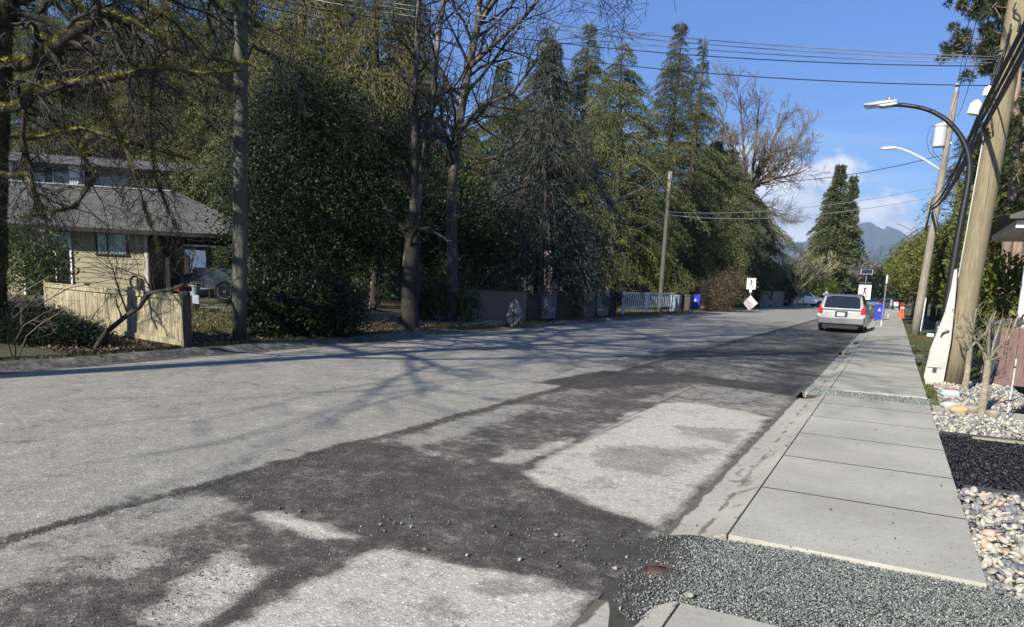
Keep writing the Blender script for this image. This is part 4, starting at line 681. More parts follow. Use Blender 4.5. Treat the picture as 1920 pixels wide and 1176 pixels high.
# ------------------------------------------------------------------ bare trees
def maple():
    Y = 8.3; base = P(2, 640, Y); lx, ly, lz = base[0], Y, -.05
    def L(*pp): return [tuple(np.array(P(x, y, Y+dy))-np.array((lx, ly, lz))) for x, y, dy in pp]
    limbs = [('path', L((-22, 690, 0), (-14, 560, 0), (-10, 400, 0), (-6, 250, 0), (0, 130, 0), (4, -20, 0), (10, -200, .3)), [.30, .24, .21, .20, .19, .17, .13], 8, .35, 2.2),
             ('path', L((-4, 122, 0), (45, 120, -.1), (90, 105, -.2), (125, 70, -.3), (165, 45, -.3), (200, 30, -.2), (255, 42, 0), (310, 85, .3), (345, 98, .5)), [.13, .125, .12, .105, .095, .085, .06, .035, .02], 15, .12, 1.3),
             ('path', L((-10, 206, -.3), (40, 200, -.4), (58, 178, -.5), (110, 160, -.5), (180, 152, -.4), (250, 138, -.3), (310, 126, -.1), (380, 138, .1), (450, 132, .3)), [.085, .08, .075, .068, .06, .052, .042, .025, .012], 17, .1, 1.15),
             ('path', L((15, 30, .2), (70, 60, .4), (110, 105, .5), (150, 155, .6)), [.05, .04, .028, .015], 5, .2, .8),
             ('path', L((-8, 330, -.2), (50, 330, -.1), (75, 380, 0), (90, 430, .1)), [.06, .045, .03, .015], 7, .2, .9),
             ('path', L((60, -40, 2), (160, 20, 2.5), (240, 120, 3), (330, 170, 3.2), (420, 260, 3.4)), [.07, .06, .045, .03, .01], 16, .1, 1.3),
             ('path', L((-20, 250, 1.5), (60, 260, 2), (150, 240, 2.2), (250, 270, 2.4), (360, 300, 2.6)), [.06, .05, .035, .025, .01], 14, .1, 1.2),
             ('path', L((300, -60, 3), (400, 0, 4), (480, 90, 4.5), (560, 130, 5), (640, 220, 5)), [.08, .06, .045, .03, .012], 16, .1, 1.7),
             ('path', L((200, -60, .6), (260, 10, .5), (330, 40, .6), (390, 110, .8), (470, 120, 1.0)), [.06, .05, .04, .025, .012], 9, .1, 1.2),
             ('path', L((10, 10, .2), (120, -30, .4), (300, -60, .4), (420, -10, .6), (500, 60, .8)), [.1, .09, .07, .04, .015], 14, .1, 1.5),
             ('path', L((45, 200, -.4), (42, 260, -.4), (60, 330, -.2), (70, 400, 0)), [.035, .04, .03, .012], 13, .2, .8),
             ('path', L((180, 152, -.4), (205, 215, -.3), (240, 290, -.1), (275, 400, 0), (300, 470, .2)), [.022, .026, .03, .018, .008], 16, .2, .8),
             ('path', L((290, 130, -.2), (280, 220, 0), (290, 330, 0), (330, 430, .3)), [.016, .022, .022, .008], 15, .2, .8),
             ('path', L((110, 160, -.5), (120, 240, -.3), (180, 330, -.2), (140, 390, 0), (40, 410, 0)), [.02, .024, .03, .022, .012], 16, .2, .8)]
    baretree('maple_tree', 'old bare maple at the left edge with thick limbs covered in yellow green moss', (lx, ly, lz), 301, limbs, M['mossbark'], M['twig'], kids=(4, 5, 5), spread=.85, trop=-.03, wig=.22, sag=.22, rmin=.0035, lr=.6)
    r = np.random.default_rng(5); C = []; Dd = []; T = []; rt = [o for o in bpy.data.objects if o.get('label', '').startswith('old bare maple')][0]
    for l in limbs:
        pts = np.array(l[1], float); rr = np.array(l[2], float)
        for i in range(len(pts)-1):
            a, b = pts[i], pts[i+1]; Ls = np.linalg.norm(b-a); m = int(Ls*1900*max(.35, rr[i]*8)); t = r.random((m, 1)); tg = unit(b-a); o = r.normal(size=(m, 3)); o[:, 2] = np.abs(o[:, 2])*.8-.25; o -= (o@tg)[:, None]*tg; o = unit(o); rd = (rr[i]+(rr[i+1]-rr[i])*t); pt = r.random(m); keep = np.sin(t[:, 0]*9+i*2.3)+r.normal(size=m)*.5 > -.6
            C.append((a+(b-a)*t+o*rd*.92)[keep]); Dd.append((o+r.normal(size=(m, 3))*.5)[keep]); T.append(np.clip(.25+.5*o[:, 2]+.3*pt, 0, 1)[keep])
    C = np.concatenate(C); n = len(C); leaves('moss', C, np.concatenate(Dd), .045*(.5+r.random(n)), .012, np.concatenate(T), M['moss'], r, rt)
maple()
def alder():
    x0, y0, z0 = G(763, 618, -.05)
    def L(*pp): return [tuple(np.array(P(x, y, y0+dy))-np.array((x0, y0, z0))) for x, y, dy in pp]
    limbs = [('path', L((765, 500, 0), (770, 470, 0), (774, 430, 0)), [.2, .2, .18], 4, .1, 1.6),
             ('path', L((774, 425, 0), (777, 330, 0), (778, 230, 0), (780, 120, 0), (786, 0, 0), (790, -150, 0)), [.13, .115, .10, .09, .075, .05], 22, .05, 1.8),
             ('path', L((776, 430, .1), (795, 300, .2), (810, 200, .2), (818, 100, .2), (832, 0, .2), (842, -150, .2)), [.12, .105, .095, .085, .075, .05], 22, .05, 1.8)]
    baretree('alder_tree', 'multi stemmed bare tree with dark trunk and grey barked stems at the road edge', (x0, y0, z0), 302, limbs, M['alder'], M['twig'], kids=(4, 5, 5), spread=.95, trop=.03, wig=.17, rmin=.006, lr=.6)
    ar = [o for o in bpy.data.objects if o.get('label', '').startswith('multi stemmed bare')][0]; tubes('trunk_base', [(L((765, 618, 0), (766, 600, 0), (769, 560, 0), (772, 500, 0), (774, 428, 0), (777, 400, 0)), [.46, .33, .29, .27, .23, .13])], M['blackbark'], ar)
    Y2 = 24.0; bx, by, _ = P(845, 585, Y2)
    def L2(*pp): return [tuple(np.array(P(x, y, Y2+dy))-np.array((bx, by, -.05))) for x, y, dy in pp]
    limbs = [('path', L2((845, 590, 0), (848, 480, 0), (846, 360, 0), (858, 250, 0), (874, 150, 0), (895, 50, 0), (908, -120, 0)), [.26, .21, .19, .17, .15, .12, .08], 24, .35, 2.7),
             ('path', L2((876, 130, 0), (930, 80, -.4), (985, 30, -.8), (1040, -40, -1.0), (1110, -120, -1.2)), [.09, .075, .06, .045, .03], 14, .08, 2.3),
             ('path', L2((862, 245, 0), (900, 200, -.3), (960, 175, -.5), (1010, 110, -.7), (1050, 50, -1)), [.08, .07, .055, .035, .02], 13, .1, 2.2),
             ('path', L2((850, 330, 0), (900, 300, .3), (950, 290, .6), (1000, 230, .5)), [.06, .05, .035, .02], 10, .1, 1.8),
             ('path', L2((850, 400, 0), (910, 385, -.5), (980, 350, -.8), (1060, 345, -1)), [.06, .05, .035, .015], 10, .1, 1.7),
             ('path', L2((895, 50, 0), (950, -30, -1.5), (1050, -60, -3), (1150, -80, -4.5), (1220, -20, -5.5)), [.08, .07, .055, .04, .015], 14, .1, 2.4)]
    baretree('maple_tree', 'tall bare forked tree behind the multi stemmed one, its twigs spreading right over the sky', (bx, by, -.05), 303, limbs, M['alder'], M['twig'], kids=(5, 5, 5), spread=.9, trop=.04, wig=.17, rmin=.006, lr=.6)
alder()
def farmaple():
    Y = 82.0; bx, by, _ = P(1398, 578, Y)
    def L(*pp): return [tuple(np.array(P(x, y, Y+dy))-np.array((bx, by, -.05))) for x, y, dy in pp]
    r = random.Random(3); limbs = [('path', L((1398, 575, 0), (1400, 480, 0), (1403, 365, 0)), [.6, .5, .45], 1, .9, 3)]
    for pp in (((1403, 372), (1380, 300), (1360, 240), (1345, 190)), ((1403, 370), (1395, 290), (1390, 220), (1388, 172)), ((1404, 368), (1415, 290), (1420, 230), (1425, 180)), ((1404, 366), (1440, 300), (1455, 250), (1478, 210)), ((1405, 360), (1440, 330), (1475, 300), (1505, 245)), ((1405, 350), (1450, 335), (1480, 330), (1512, 320)), ((1403, 380), (1425, 378), (1438, 395), (1458, 408)), ((1400, 380), (1370, 330), (1345, 290), (1338, 250)), ((1404, 352), (1430, 310), (1445, 285), (1500, 275))):
        limbs.append(('path', L(*[(x, y, r.uniform(-2.5, 2.5) if i else 0) for i, (x, y) in enumerate(pp)]), [.22, .14, .085, .03], 22, .1, 2.3))
    baretree('maple_tree', 'large bare spreading maple against the blue sky behind the rounded cedar', (bx, by, -.05), 304, limbs, M['greybranch'], kids=(4, 5, 5), spread=.6, trop=.05, wig=.17, rmin=.012, lr=.62)
farmaple()
bx, by, _ = P(1492, 575, 92)
baretree('small_tree', 'small pale yellow branched bare tree in front of the white pickup', (bx, by, -.05), 305, [((0, 0, 0), (0, 0, 1), 2.2, .10)]+[((0, 0, 1.6), (math.cos(a)*.8, math.sin(a)*.5, 1.1), 4.0, .05) for a in (0, .8, 1.8, 2.8, 3.9, 5.1)], M['palebranch'], kids=(5, 5, 4), spread=.5, rmin=.014, lr=.6)
# bare street trees standing behind the camera on the left verge: their shadows lie across the road
shadow_src = thing('maple_tree', 'bare roadside maple on the left verge nearer than the mossy one', 'tree', (-14.2, -2.5, -.05), 0, 'bare trees')
def overhead(root, seed, H):
    r = np.random.default_rng(seed); out = []; tp = [np.array([0, 0, 0.]), np.array([.3, .1, H*.25]), np.array([.6, .3, H*.5]), np.array([1.2, .3, H*.75]), np.array([1.6, .5, H])]; out.append((0, np.array(tp), np.array([.36, .30, .25, .14, .05])))
    for k in range(17):
        z = H*(.40+.5*(k+r.random())/17); a = k*2.4+r.random(); f = z/H*4; i = min(3, int(f)); p = tp[i]+(tp[i+1]-tp[i])*(f-i); grow(r, p, np.array([math.cos(a), math.sin(a), .42]), 10.5*(1.2-.7*z/H), .11, 1, out, .75, (8, 6, 5, 4), .03, .13, .012, .6, 0, .2)
    tubes('trunk', [(p, q) for lv, p, q in out if lv < 1], M['mossbark'], root); tubes('crown', [(p, q) for lv, p, q in out if lv >= 1], M['twig'], root, sides=(3, 4, 6))
overhead(shadow_src, 401, 18); shadow_src.location = (-13.6, -1.6, -.05); shadow_src['label'] = 'large bare maple farthest back on the left verge'
copy_tree(shadow_src, (-13.9, 4.2, -.05), R(150), (1.05, 1.05, 1.0), 'bare verge maple just outside the left edge of the view')
conifer('spruce_tree', 'unseen tall dark spruce added left of the view to shade the cream house', (-27, 5, 0), 17, 3.8, 131, M['spruce'], c=.8, nb=160)  # unseen conifer, added so that its shadow dulls the cream house
# small shrubs by the right hand bed
def pruned(px, py, seed, s, label, lean=(0, 0)):
    x, y, z = G(px, py, 0); limbs = [('path', [(0, 0, -.03), (.01+lean[0]*.3, 0, .35), (lean[0]*.6, .01, .72*s), (lean[0], 0, .86*s)], [.066, .052, .046, .042], 2, .9, .3)]
    r = random.Random(seed)
    for k in range(6):
        a = k*1.05+r.random()*.6; limbs.append(('path', [(lean[0], 0, .82*s), (lean[0]+math.cos(a)*.10, math.sin(a)*.10, .98*s), (lean[0]+math.cos(a)*.25, math.sin(a)*.25, (1.15+.1*r.random())*s), (lean[0]+math.cos(a)*(.3+.12*r.random()), math.sin(a)*.35, (1.35+.25*r.random())*s)], [.028, .022, .016, .011], 4, .25, .22))
    baretree('pruned_shrub', label, (x, y, z), seed, limbs, M['shrubbark'], M['shrubtwig'], kids=(5, 4), spread=.8, rmin=.003, group='pruned shrubs', cat='shrub')
pruned(1839, 776, 501, .95, 'near pruned shrub with a pale trunk and cut bare branches, beside the orange tan rock')
pruned(1808, 733, 502, .95, 'pruned bare shrub standing right in front of the big wooden pole')
bx, by, _ = G(1868, 690, 0)
def hydrangea():
    r = np.random.default_rng(9); root = thing('hydrangea_bush', 'dry brown hydrangea with dead flower heads behind the brown planter', 'shrub', (P(1868, 640, 18.5)[0], 18.5, 0)); out = []; C = []; Dd = []
    for k in range(42):
        a = r.random()*6.28; tip = np.array([math.cos(a)*r.uniform(.2, .9), math.sin(a)*r.uniform(.2, .6), r.uniform(.8, 1.35)]); st = np.array([math.cos(a)*.1, math.sin(a)*.1, 0]); mid = st*.4+tip*.6+r.normal(size=3)*.07; out.append(([st, mid, tip], [.012, .009, .006]))
        if k % 2 == 0:
            d = unit(r.normal(size=(90, 3))); C.append(tip+d*.075*r.random((90, 1))**.3); Dd.append(d)
    tubes('stems', out, M['palebranch'], root); C = np.concatenate(C); n = len(C); leaves('flower_heads', C, np.concatenate(Dd), .045, .04, .5+.5*r.random(n), M['brownbush'], r, root)
hydrangea()
# bare stems at the bottom left, leaning branch over the fence
def pstems(name, label, Y, pths, rad, seed, mat, n=5, LL=.35, cat='shrub', **kw):
    b = G(*pths[0][0], -.05) if Y is None else P(*pths[0][0], Y); Yb = b[1]
    limbs = [('path', [tuple(np.array(P(x, y, Yb-.02*i))-np.array(b)) for i, (x, y) in enumerate(p)], list(np.linspace(rr, rr*.3, len(p))), n, .25, LL) for p, rr in zip(pths, rad)]
    baretree(name, label, b, seed, limbs, mat, kids=(3, 3), spread=.7, rmin=.004, trop=.05, cat=cat, group=kw.get('group'))
pstems('bare_shrub', 'pale bare curving stems growing from the verge at the bottom left corner', None, [[(30, 675), (28, 640), (45, 610), (75, 592)], [(26, 675), (14, 640), (18, 600), (35, 588)], [(34, 674), (50, 630), (80, 605), (110, 588)]], [.014, .012, .013], 511, M['greybranch'])
pstems('leaning_branch', 'thick dark bare trunk leaning right across the pale wooden fence', None, [[(178, 655), (200, 622), (240, 590), (262, 576), (278, 550), (330, 540), (370, 520), (410, 500)], [(262, 576), (285, 548), (270, 520), (215, 500)], [(240, 590), (225, 550), (210, 500), (195, 470)]], [.055, .03, .02], 512, M['darkbark'], n=9, LL=.7, cat='branch')
pstems('bare_shrub', 'tangle of thin grey bare twigs above the left fence panel', 9.5, [[(-40, 640), (20, 560), (90, 520), (170, 500)], [(-60, 620), (0, 520), (60, 470), (80, 430)], [(-50, 640), (40, 590), (130, 540), (230, 520)]], [.02, .018, .018], 513, M['greybranch'], n=9, LL=.8)
pstems('bare_shrub', 'thin bare stems standing in the leaf litter left of the multi stemmed tree', None, [[(690, 615), (700, 575), (715, 545), (728, 520)], [(655, 625), (660, 600), (690, 585)], [(700, 612), (740, 590), (770, 575)]], [.014, .01, .01], 514, M['greybranch'], n=6, LL=.6)
# ------------------------------------------------------------------ poles, lamps, cables
def vec(p): return Vector(p)
def pole(name, label, base, top, r0, r1, mat, group='wooden utility poles', n=20):
    root = thing(name, label, 'utility pole', base, 0, group); d = vec(top)-vec(base); k = 9
    mb = MB(); mb.tube([d*(i/(k-1))+Vector((0, 0, -.1 if i == 0 else 0)) for i in range(k)], [r0+(r1-r0)*i/(k-1) for i in range(k)], n); mb.build('shaft', mat, root, smooth=True); return root
b1 = G(1783, 720, 0); e = P(1912, 0, b1[1]); dd = (vec(e)-vec(b1)); t1 = vec(b1)+dd*1.32
p1 = pole('utility_pole', 'big pale wooden pole close to the sidewalk with a white cable cover at its foot', b1, t1, .215, .17, M['polewood'])
def on1(z, dx=0, dy=0):                             # point on pole 1 axis at height z
    t = z/dd.z; q = vec(b1)+dd*t; return Vector((q.x+dx, q.y+dy, z))
b2 = G(1716, 622, 0); b2 = (b2[0], b2[1], -.03); e2 = P(1793, 172, b2[1]); p2 = pole('utility_pole', 'second wooden pole carrying the grey transformer and a white street lamp arm', b2, e2, .20, .13, M['polegrey'])
d2 = vec(e2)-vec(b2)
def on2(z): t = (z-b2[2])/d2.z; return vec(b2)+d2*t
b3 = (P(1716, 560, 78)[0], 78, -.05); e3 = P(1745, 370, 78); p3 = pole('utility_pole', 'third thinner wooden pole seen just left of the second one', b3, e3, .19, .12, M['polegrey'])
b4 = G(449, 640, -.05); e4 = P(454, -260, b4[1]); p4 = pole('utility_pole', 'dark grey green wooden pole on the left verge beside the laurel bush', b4, e4, .165, .14, M['poledark'])
b5 = (G(1237, 586, -.05)[0]-.6, G(1237, 586, -.05)[1]+2, -.1); e5 = P(1257, 322, b5[1]); p5 = pole('utility_pole', 'slightly leaning wooden pole with a pale top in front of the cedars, by the bins', b5, e5, .17, .13, M['poledark'])
mbx = MB(); top5 = vec(e5)-vec(b5); mbx.tube([top5*.80, top5*1.0], [.142, .136], 16); mbx.build('bleached_top', M['polegrey'], p5, smooth=True)
b6 = (P(1520, 560, 125)[0], 125, -.1); e6 = P(1524, 470, 125); p6 = pole('utility_pole', 'distant thin wooden pole in front of the twin tipped fir', b6, e6, .17, .13, M['paletimber'])
# pole 2 hardware
mb = MB(); q = vec(P(1763, 255, b2[1]))-vec(b2); mb.lathe([(.02, -.52), (.25, -.52), (.27, -.48), (.27, .38), (.30, .40), (.30, .44), (.22, .52), (.03, .56)], (q.x-.02, q.y-.1, q.z), 24); tr = mb.build('transformer', M['porcelain'], p2, smooth=False)
mb = MB(); mb.lathe([(.03, .5), (.07, .56), (.04, .62), (.07, .68), (.03, .78)], (q.x+.1, q.y-.1, q.z), 10); mb.build('bushing', M['white'], tr)
for dz in (-.35, .3): mb = MB(); mb.box((q.x+.32, q.y-.05, q.z+dz), (.35, .08, .08)); mb.build('bracket', M['galv'], tr)
mb = MB(); lp = [q+Vector((0, -.1, .55)), q+Vector((-.45, -.1, .45)), q+Vector((-.55, -.1, -.1)), q+Vector((-.4, -.1, -.7)), q+Vector((.1, 0, -1.2))]; mb.tube(lp, .012, 5); lp = [x+Vector((.2, .05, -.05)) for x in lp]; mb.tube(lp, .012, 5); mb.build('drop_lead', M['cable'], tr)
mb = MB(); t = vec(e2)-vec(b2); mb.lathe([(.03, 0), (.05, .05), (.05, .22), (.13, .24), (.13, .28), (.05, .33), (.03, .4)], tuple(t), 12); mb.build('insulator', M['porcelain'], p2)
mb = MB(); arm = [on2(P(1765, 322, b2[1])[2])]+[vec(P(x, y, b2[1])) for x, y in ((1735, 300), (1710, 287), (1690, 279), (1676, 277))]; mb.tube([a-vec(b2) for a in arm], [.045, .042, .04, .036, .034], 8); am = mb.build('lamp_arm', M['white'], p2, smooth=True)
mb = MB(); h = vec(P(1667, 278, b2[1]))-vec(b2); mb.prism([(-.36, -.02), (-.3, .05), (.1, .07), (.34, .04), (.34, -.03), (-.2, -.06)], -.11, .11, 'Y'); lh = mb.build('lamp_head', M['lamphead'], am); lh.location = h
# distant lamp arm on pole 3
mb = MB(); arm = [vec(P(x, y, 78)) for x, y in ((1722, 441), (1705, 430), (1690, 422), (1682, 420))]; mb.tube([a-vec(b3) for a in arm], .05, 6); mb.build('lamp_arm', M['galv'], p3)
# black street lamp
bl = G(1752, 712, 0); YL = bl[1]; root = thing('street_lamp', 'black street lamp with a long curved arm and a pale head reaching over the road', 'street lamp', bl)
pth = [(1752, 712), (1768, 620), (1784, 520), (1799, 430), (1811, 370), (1819, 325), (1817, 290), (1804, 258), (1780, 228), (1750, 209), (1715, 199), (1674, 196)]
pts = [vec(P(x, y, YL))-vec(bl) for x, y in pth]; mb = MB()
def smoothp(pts, it=2):
    for _ in range(it):
        o = [pts[0]]
        for a, b in zip(pts, pts[1:]): o += [a.lerp(b, .25), a.lerp(b, .75)]
        pts = o+[pts[-1]]
    return pts
sp_ = smoothp(pts); k = len(sp_); mb.tube(sp_, [.085-.045*min(1, (i/k)*1.25) for i in range(k)], 14); mb.build('post', M['black'], root, smooth=True)
mb = MB(); mb.lathe([(.10, 0), (.10, 1.1), (.085, 1.15)], (0, 0, 0), 14); bs = mb.build('base_sleeve', M['black'], root); bs.rotation_euler = (0, R(7), 0)
mb = MB(); mb.box((.06, -.10, .75), (.07, .012, .28)); mb.build('hand_hole_cover', M['charcoal'], root)
hq = vec(P(1650, 197, YL))-vec(bl); mb = MB(); mb.prism([(-.30, -.01), (-.29, .02), (-.02, .055), (.30, .06), (.32, -.03), (.05, -.055), (-.05, -.03)], -.12, .12, 'Y'); lh = mb.build('lamp_head', M['lamphead'], root, bevel=.012); lh.location = hq
mb = MB(); mb.lathe([(.03, 0), (.035, .03), (.035, .07), (.015, .09)], (.16, 0, .06), 10); mb.build('photocell', M['galv'], lh)
mb = MB(); mb.box((-.14, 0, -.038), (.26, .18, .012)); mb.build('lens', M['paleglass'], lh)
# cables
def cat_curve(a, b, sag, n=18): a, b = vec(a), vec(b); return [a.lerp(b, i/n)-Vector((0, 0, 4*sag*(i/n)*(1-i/n))) for i in range(n+1)]
def cable(label, pts, r, mat='cable', group='overhead cables', name='overhead_cable'):
    mb = MB(); mb.tube(pts, r, 6); o = mb.build(name, M[mat], None, smooth=True); return tag(o, label, 'cable', group)
zc = P(1868, 107, b1[1])[2]; L4 = vec(P(494, -52, b4[1]))
for i, (dz, mz, lb, mt) in enumerate(((0, 0, 'uppermost pale cable crossing the road from the big pole to the left verge', 'lightcable'), (-.06, -.06, 'second cable from the top crossing over the road', 'lightcable'), (-.13, -.16, 'third crossing cable, drawn close under the upper two', 'lightcable'), (-.2, -.30, 'fourth crossing cable over the road', 'cable'), (-.55, -.48, 'lowest separate thin cable crossing the road to the big pole', 'cable'))):
    a = on1(zc+dz, -.2, -.05*i); b = Vector((b4[0]+.2, b4[1]+.03*i, L4.z+mz)); cable(lb, cat_curve(a, b, .28+.03*i), .0085, mt)
zA = P(1852, 215, b1[1])[2]; zB = P(1800, 330, b2[1])[2]
behind = Vector((b1[0]+.35, -26, 7.2))
for i, (dz, rr, s1, lb) in enumerate(((0.0, .034, .45, 'thick black cable on the left of the bundle along the sidewalk'), (-.12, .026, .5, 'black cable of the bundle, second from the left'), (-.25, .042, .4, 'thickest black cable hanging across the big pole'), (.35, .016, .35, 'thin black cable above the bundle'))):
    a = Vector((on1(zA+dz).x-.32+.05*i, b1[1], zA+dz)); z2 = on2(P(1760, 385, b2[1])[2]+dz*.7); cable(lb, cat_curve(behind+Vector((-.1*i, 0, dz*2)), a, .5)+cat_curve(a, z2+Vector((-.24, 0, 0)), s1)[1:]+cat_curve(z2+Vector((-.24, 0, 0)), Vector(b3)+Vector((-.2, 0, 6.1+dz)), .5)[1:], rr, group='cable bundle along the sidewalk')
for i, (dx, lb) in enumerate(((-.35, 'thin high wire running from above the camera to the insulator on the second pole'), (-.1, 'high wire left of the pole tops along the sidewalk'), (.15, 'high wire beside the top of the second pole'))):
    z2 = vec(e2)+Vector((dx+.35 if i == 0 else dx, 0, .35 if i == 0 else -.75-.2*i)); a = Vector((b1[0]-.45+.16*i, b1[1], P(1880, 0, b1[1])[2]+.9-.4*i)); cable(lb, cat_curve(Vector((a.x, -25, a.z+.3)), a, .5)+cat_curve(a, z2, .4)[1:], .009, 'cable', 'high wires')
cable('dark service wire sloping from the transformer pole down to the leaning pole', cat_curve(on2(P(1765, 290, b2[1])[2]), vec(e5)+Vector((0, 0, -.1)), .9), .016, 'cable', 'service wires')
cable('upper pale wire passing in front of the twin tipped fir', cat_curve(on2(P(1745, 350, b2[1])[2]), vec(b5).lerp(vec(e5), .72), .5), .012, 'lightcable', 'service wires')
cable('lower pale wire passing in front of the twin tipped fir', cat_curve(on2(P(1745, 368, b2[1])[2]), vec(b5).lerp(vec(e5), .70), .6), .013, 'lightcable', 'service wires')
cable('pale wire dropping from the leaning pole top to the left into the cedars', cat_curve(vec(e5), vec(P(1090, 400, 36)), .2), .014, 'lightcable', 'service wires')
cable('lower pale wire running left from the leaning pole', cat_curve(vec(b5).lerp(vec(e5), .69), vec(P(1080, 450, 33)), .3), .014, 'lightcable', 'service wires')
a = P(-60, 32, 10); b = P(190, -20, 13)
cable('pair of thin wires crossing the top left corner', cat_curve(a, b, .02), .008, 'lightcable', 'service wires')
# hardware on pole 1: splice boxes, clamps, dangling leads
def onp(px, py, dy=-.28): return vec(P(px, py, b1[1]+dy))-vec(b1)
for (px, py, s) in ((1828, 203, .10), (1852, 172, .07)):
    q = onp(px, py); mb = MB(); mb.lathe([(s*.4, -s*1.3), (s, -s*1.1), (s, s*.7), (s*.6, s*1.2), (s*.2, s*1.5)], (0, 0, 0), 12); o = mb.build('splice_box', M['white'], p1); o.location = q; o.rotation_euler = (0, R(12), 0)
for i, path in enumerate((((1870, 110), (1858, 160), (1848, 200), (1838, 235), (1842, 260)), ((1868, 118), (1880, 105), (1872, 130), (1860, 170), (1858, 215), (1862, 250)), ((1896, 45), (1885, 90), (1870, 125), (1850, 190)), ((1905, 5), (1898, 22), (1915, 30), (1908, 60)))):
    mb = MB(); mb.tube(smoothp([onp(x, y, -.24-.02*i) for x, y in path]), .016, 6); mb.build('drop_lead', M['cable'], p1, smooth=True)
for (px, py) in ((1862, 140), (1850, 250), (1846, 232), (1868, 105), (1872, 96)):
    q = onp(px, py, -.26); mb = MB(); mb.box((0, 0, 0), (.11, .06, .05), rx=.3); mb.lathe([(.01, -.05), (.018, -.03), (.018, .03), (.01, .05)], (.02, -.03, 0), 8, 'X'); o = mb.build('cable_clamp', M['charcoal'], p1); o.location = q
mb = MB(); mb.tube([on1(zA-.4)-vec(b1)+Vector((-.19, -.08, 0)), Vector((-.20, -.08, 0))+on1(.6)-vec(b1)], .013, 6); mb.build('ground_wire', M['galv'], p1)
# white tapered cable cover leaning on the pole
root = thing('cable_guard', 'tall white plastic cable cover, wide at the ground, leaning against the big wooden pole', 'cable guard', (b1[0]-.02, b1[1]-.30, 0)); mb = MB()
def gp_(x, y): v = vec(P(x, y, b1[1]-.32)); return (v.x-root.location.x, v.z)
poly = [gp_(1732, 706), gp_(1744, 655), gp_(1772, 585), gp_(1783, 540), gp_(1789, 506), gp_(1795, 504), gp_(1793, 540), gp_(1789, 585), gp_(1783, 640), gp_(1768, 722), gp_(1736, 722)]
mb.prism(poly, -.05, .07, 'Y'); mb.build('cover', M['offwhite'], root, bevel=.01)
mb = MB(); x, z = gp_(1752, 694); mb.box((x, -.056, z), (.07, .01, .09)); mb.build('black_label', M['charcoal'], root)
mb = MB(); a = gp_(1738, 688); b = gp_(1765, 690); mb.tube([(a[0], -.056, a[1]), (b[0], -.056, b[1])], .006, 5); mb.build('seam', M['cable'], root)
mb = MB(); a, b, c = gp_(1763, 632), gp_(1768, 624), gp_(1779, 620); mb.tube([(a[0], -.075, a[1]), (b[0], -.08, b[1]), (c[0], -.07, c[1])], [.008, .02, .026], 6); mb.build('hook', M['cable'], root)
# dark sign stand with white lettering behind the cable cover
def text_mesh(s, size):
    c = bpy.data.curves.new('lettering', 'FONT'); c.body = s; c.size = size; c.extrude = .004; c.resolution_u = 4; o = bpy.data.objects.new('lettering', c); COL.objects.link(o)
    me = bpy.data.meshes.new_from_object(o.evaluated_get(bpy.context.evaluated_depsgraph_get())); bpy.data.objects.remove(o); bpy.data.curves.remove(c); return me
sx, sy, _ = G(1752, 676, 0); root = thing('sign_box', 'dark upright sign box with a white letter S half hidden behind the white cable cover', 'sign', (sx, sy+.6, -.03)); Hs = P(1755, 600, sy+.6)[2]
mb = MB(); mb.bbox((.12, 0, Hs/2), (.34, .2, Hs), b=.015); mb.build('box', M['charcoal'], root)
mb = MB(); mb.box((.10, 0, Hs+.05), (.07, .05, .1)); mb.build('bracket', M['galv'], root)
o = link('lettering', text_mesh('S', .20), M['signwhite'], root); o.rotation_euler = (R(90), 0, 0); o.location = (-.01, -.105, Hs-.27)
# white sign post with two dark knobs by pole 2
x, y, _ = P(1728, 612, 43); root = thing('lantern_post', 'short white garden post with a dark cross bar behind the second wooden pole', 'post', (x, y, -.05)); mb = MB(); mb.bbox((0, 0, .85), (.12, .12, 1.7), b=.01); mb.build('post', M['white'], root)
mb = MB(); mb.box((-.28, 0, 1.95), (.75, .05, .05)); mb.box((0, 0, 1.95), (.09, .09, .5)); mb.lathe([(.02, -.06), (.08, -.02), (.08, .03), (.02, .07)], (0, 0, 2.25), 10); mb.lathe([(.02, -.06), (.1, -.02), (.1, .02), (.02, .06)], (-.66, 0, 1.98), 10); mb.build('cross_bar', M['charcoal'], root)
# brown panelled planter at the right edge
def planter():
    x0, y0, _ = G(1852, 722, -.02); root = thing('planter_box', 'red brown panelled planter with a charcoal frame at the right edge of the view', 'planter', (x0, y0, -.03), 0)
    Wd, Dp, Ht = 2.6, 1.3, P(1870, 604, y0)[2]+.0
    for k in range(int(Wd/.155)):
        mb = MB(); mb.bbox((.09+.155*k+.0775, .03, Ht/2+.02), (.149, .04, Ht-.2), b=.004); mb.build('board', M['redwood'], root)
    mb = MB(); mb.bbox((Wd/2, -.005, .12), (Wd, .06, .16), b=.005); mb.build('base_board', M['redwood'], root)
    mb = MB()
    for c, d in (((.03, 0, Ht/2), (.10, .10, Ht)), ((.03, Dp, Ht/2), (.10, .10, Ht)), ((Wd, 0, Ht/2), (.1, .1, Ht))): mb.bbox(c, d, b=.006)
    mb.box((.03, Dp/2, Ht/2), (.07, Dp-.1, Ht-.05)); mb.build('frame', M['charcoal'], root)
    mb = MB(); mb.bbox((Wd/2, .02, Ht+.03), (Wd+.12, .20, .07), b=.006); mb.bbox((.03, Dp/2+.07, Ht+.03), (.2, Dp-.1, .07), b=.006); mb.build('top_rail', M['charcoal'], root)
planter()
x, y, _ = G(1887, 787, 0); root = thing('garden_stake', 'thin white flexible stake standing in the stones left of the planter', 'stake', (x, y, 0)); mb = MB(); hh = P(1891, 672, y)[2]; mb.tube([(0, 0, -.03), (.01, 0, hh*.5), (.012, 0, hh)], .0075, 6); mb.build('rod', M['white'], root)
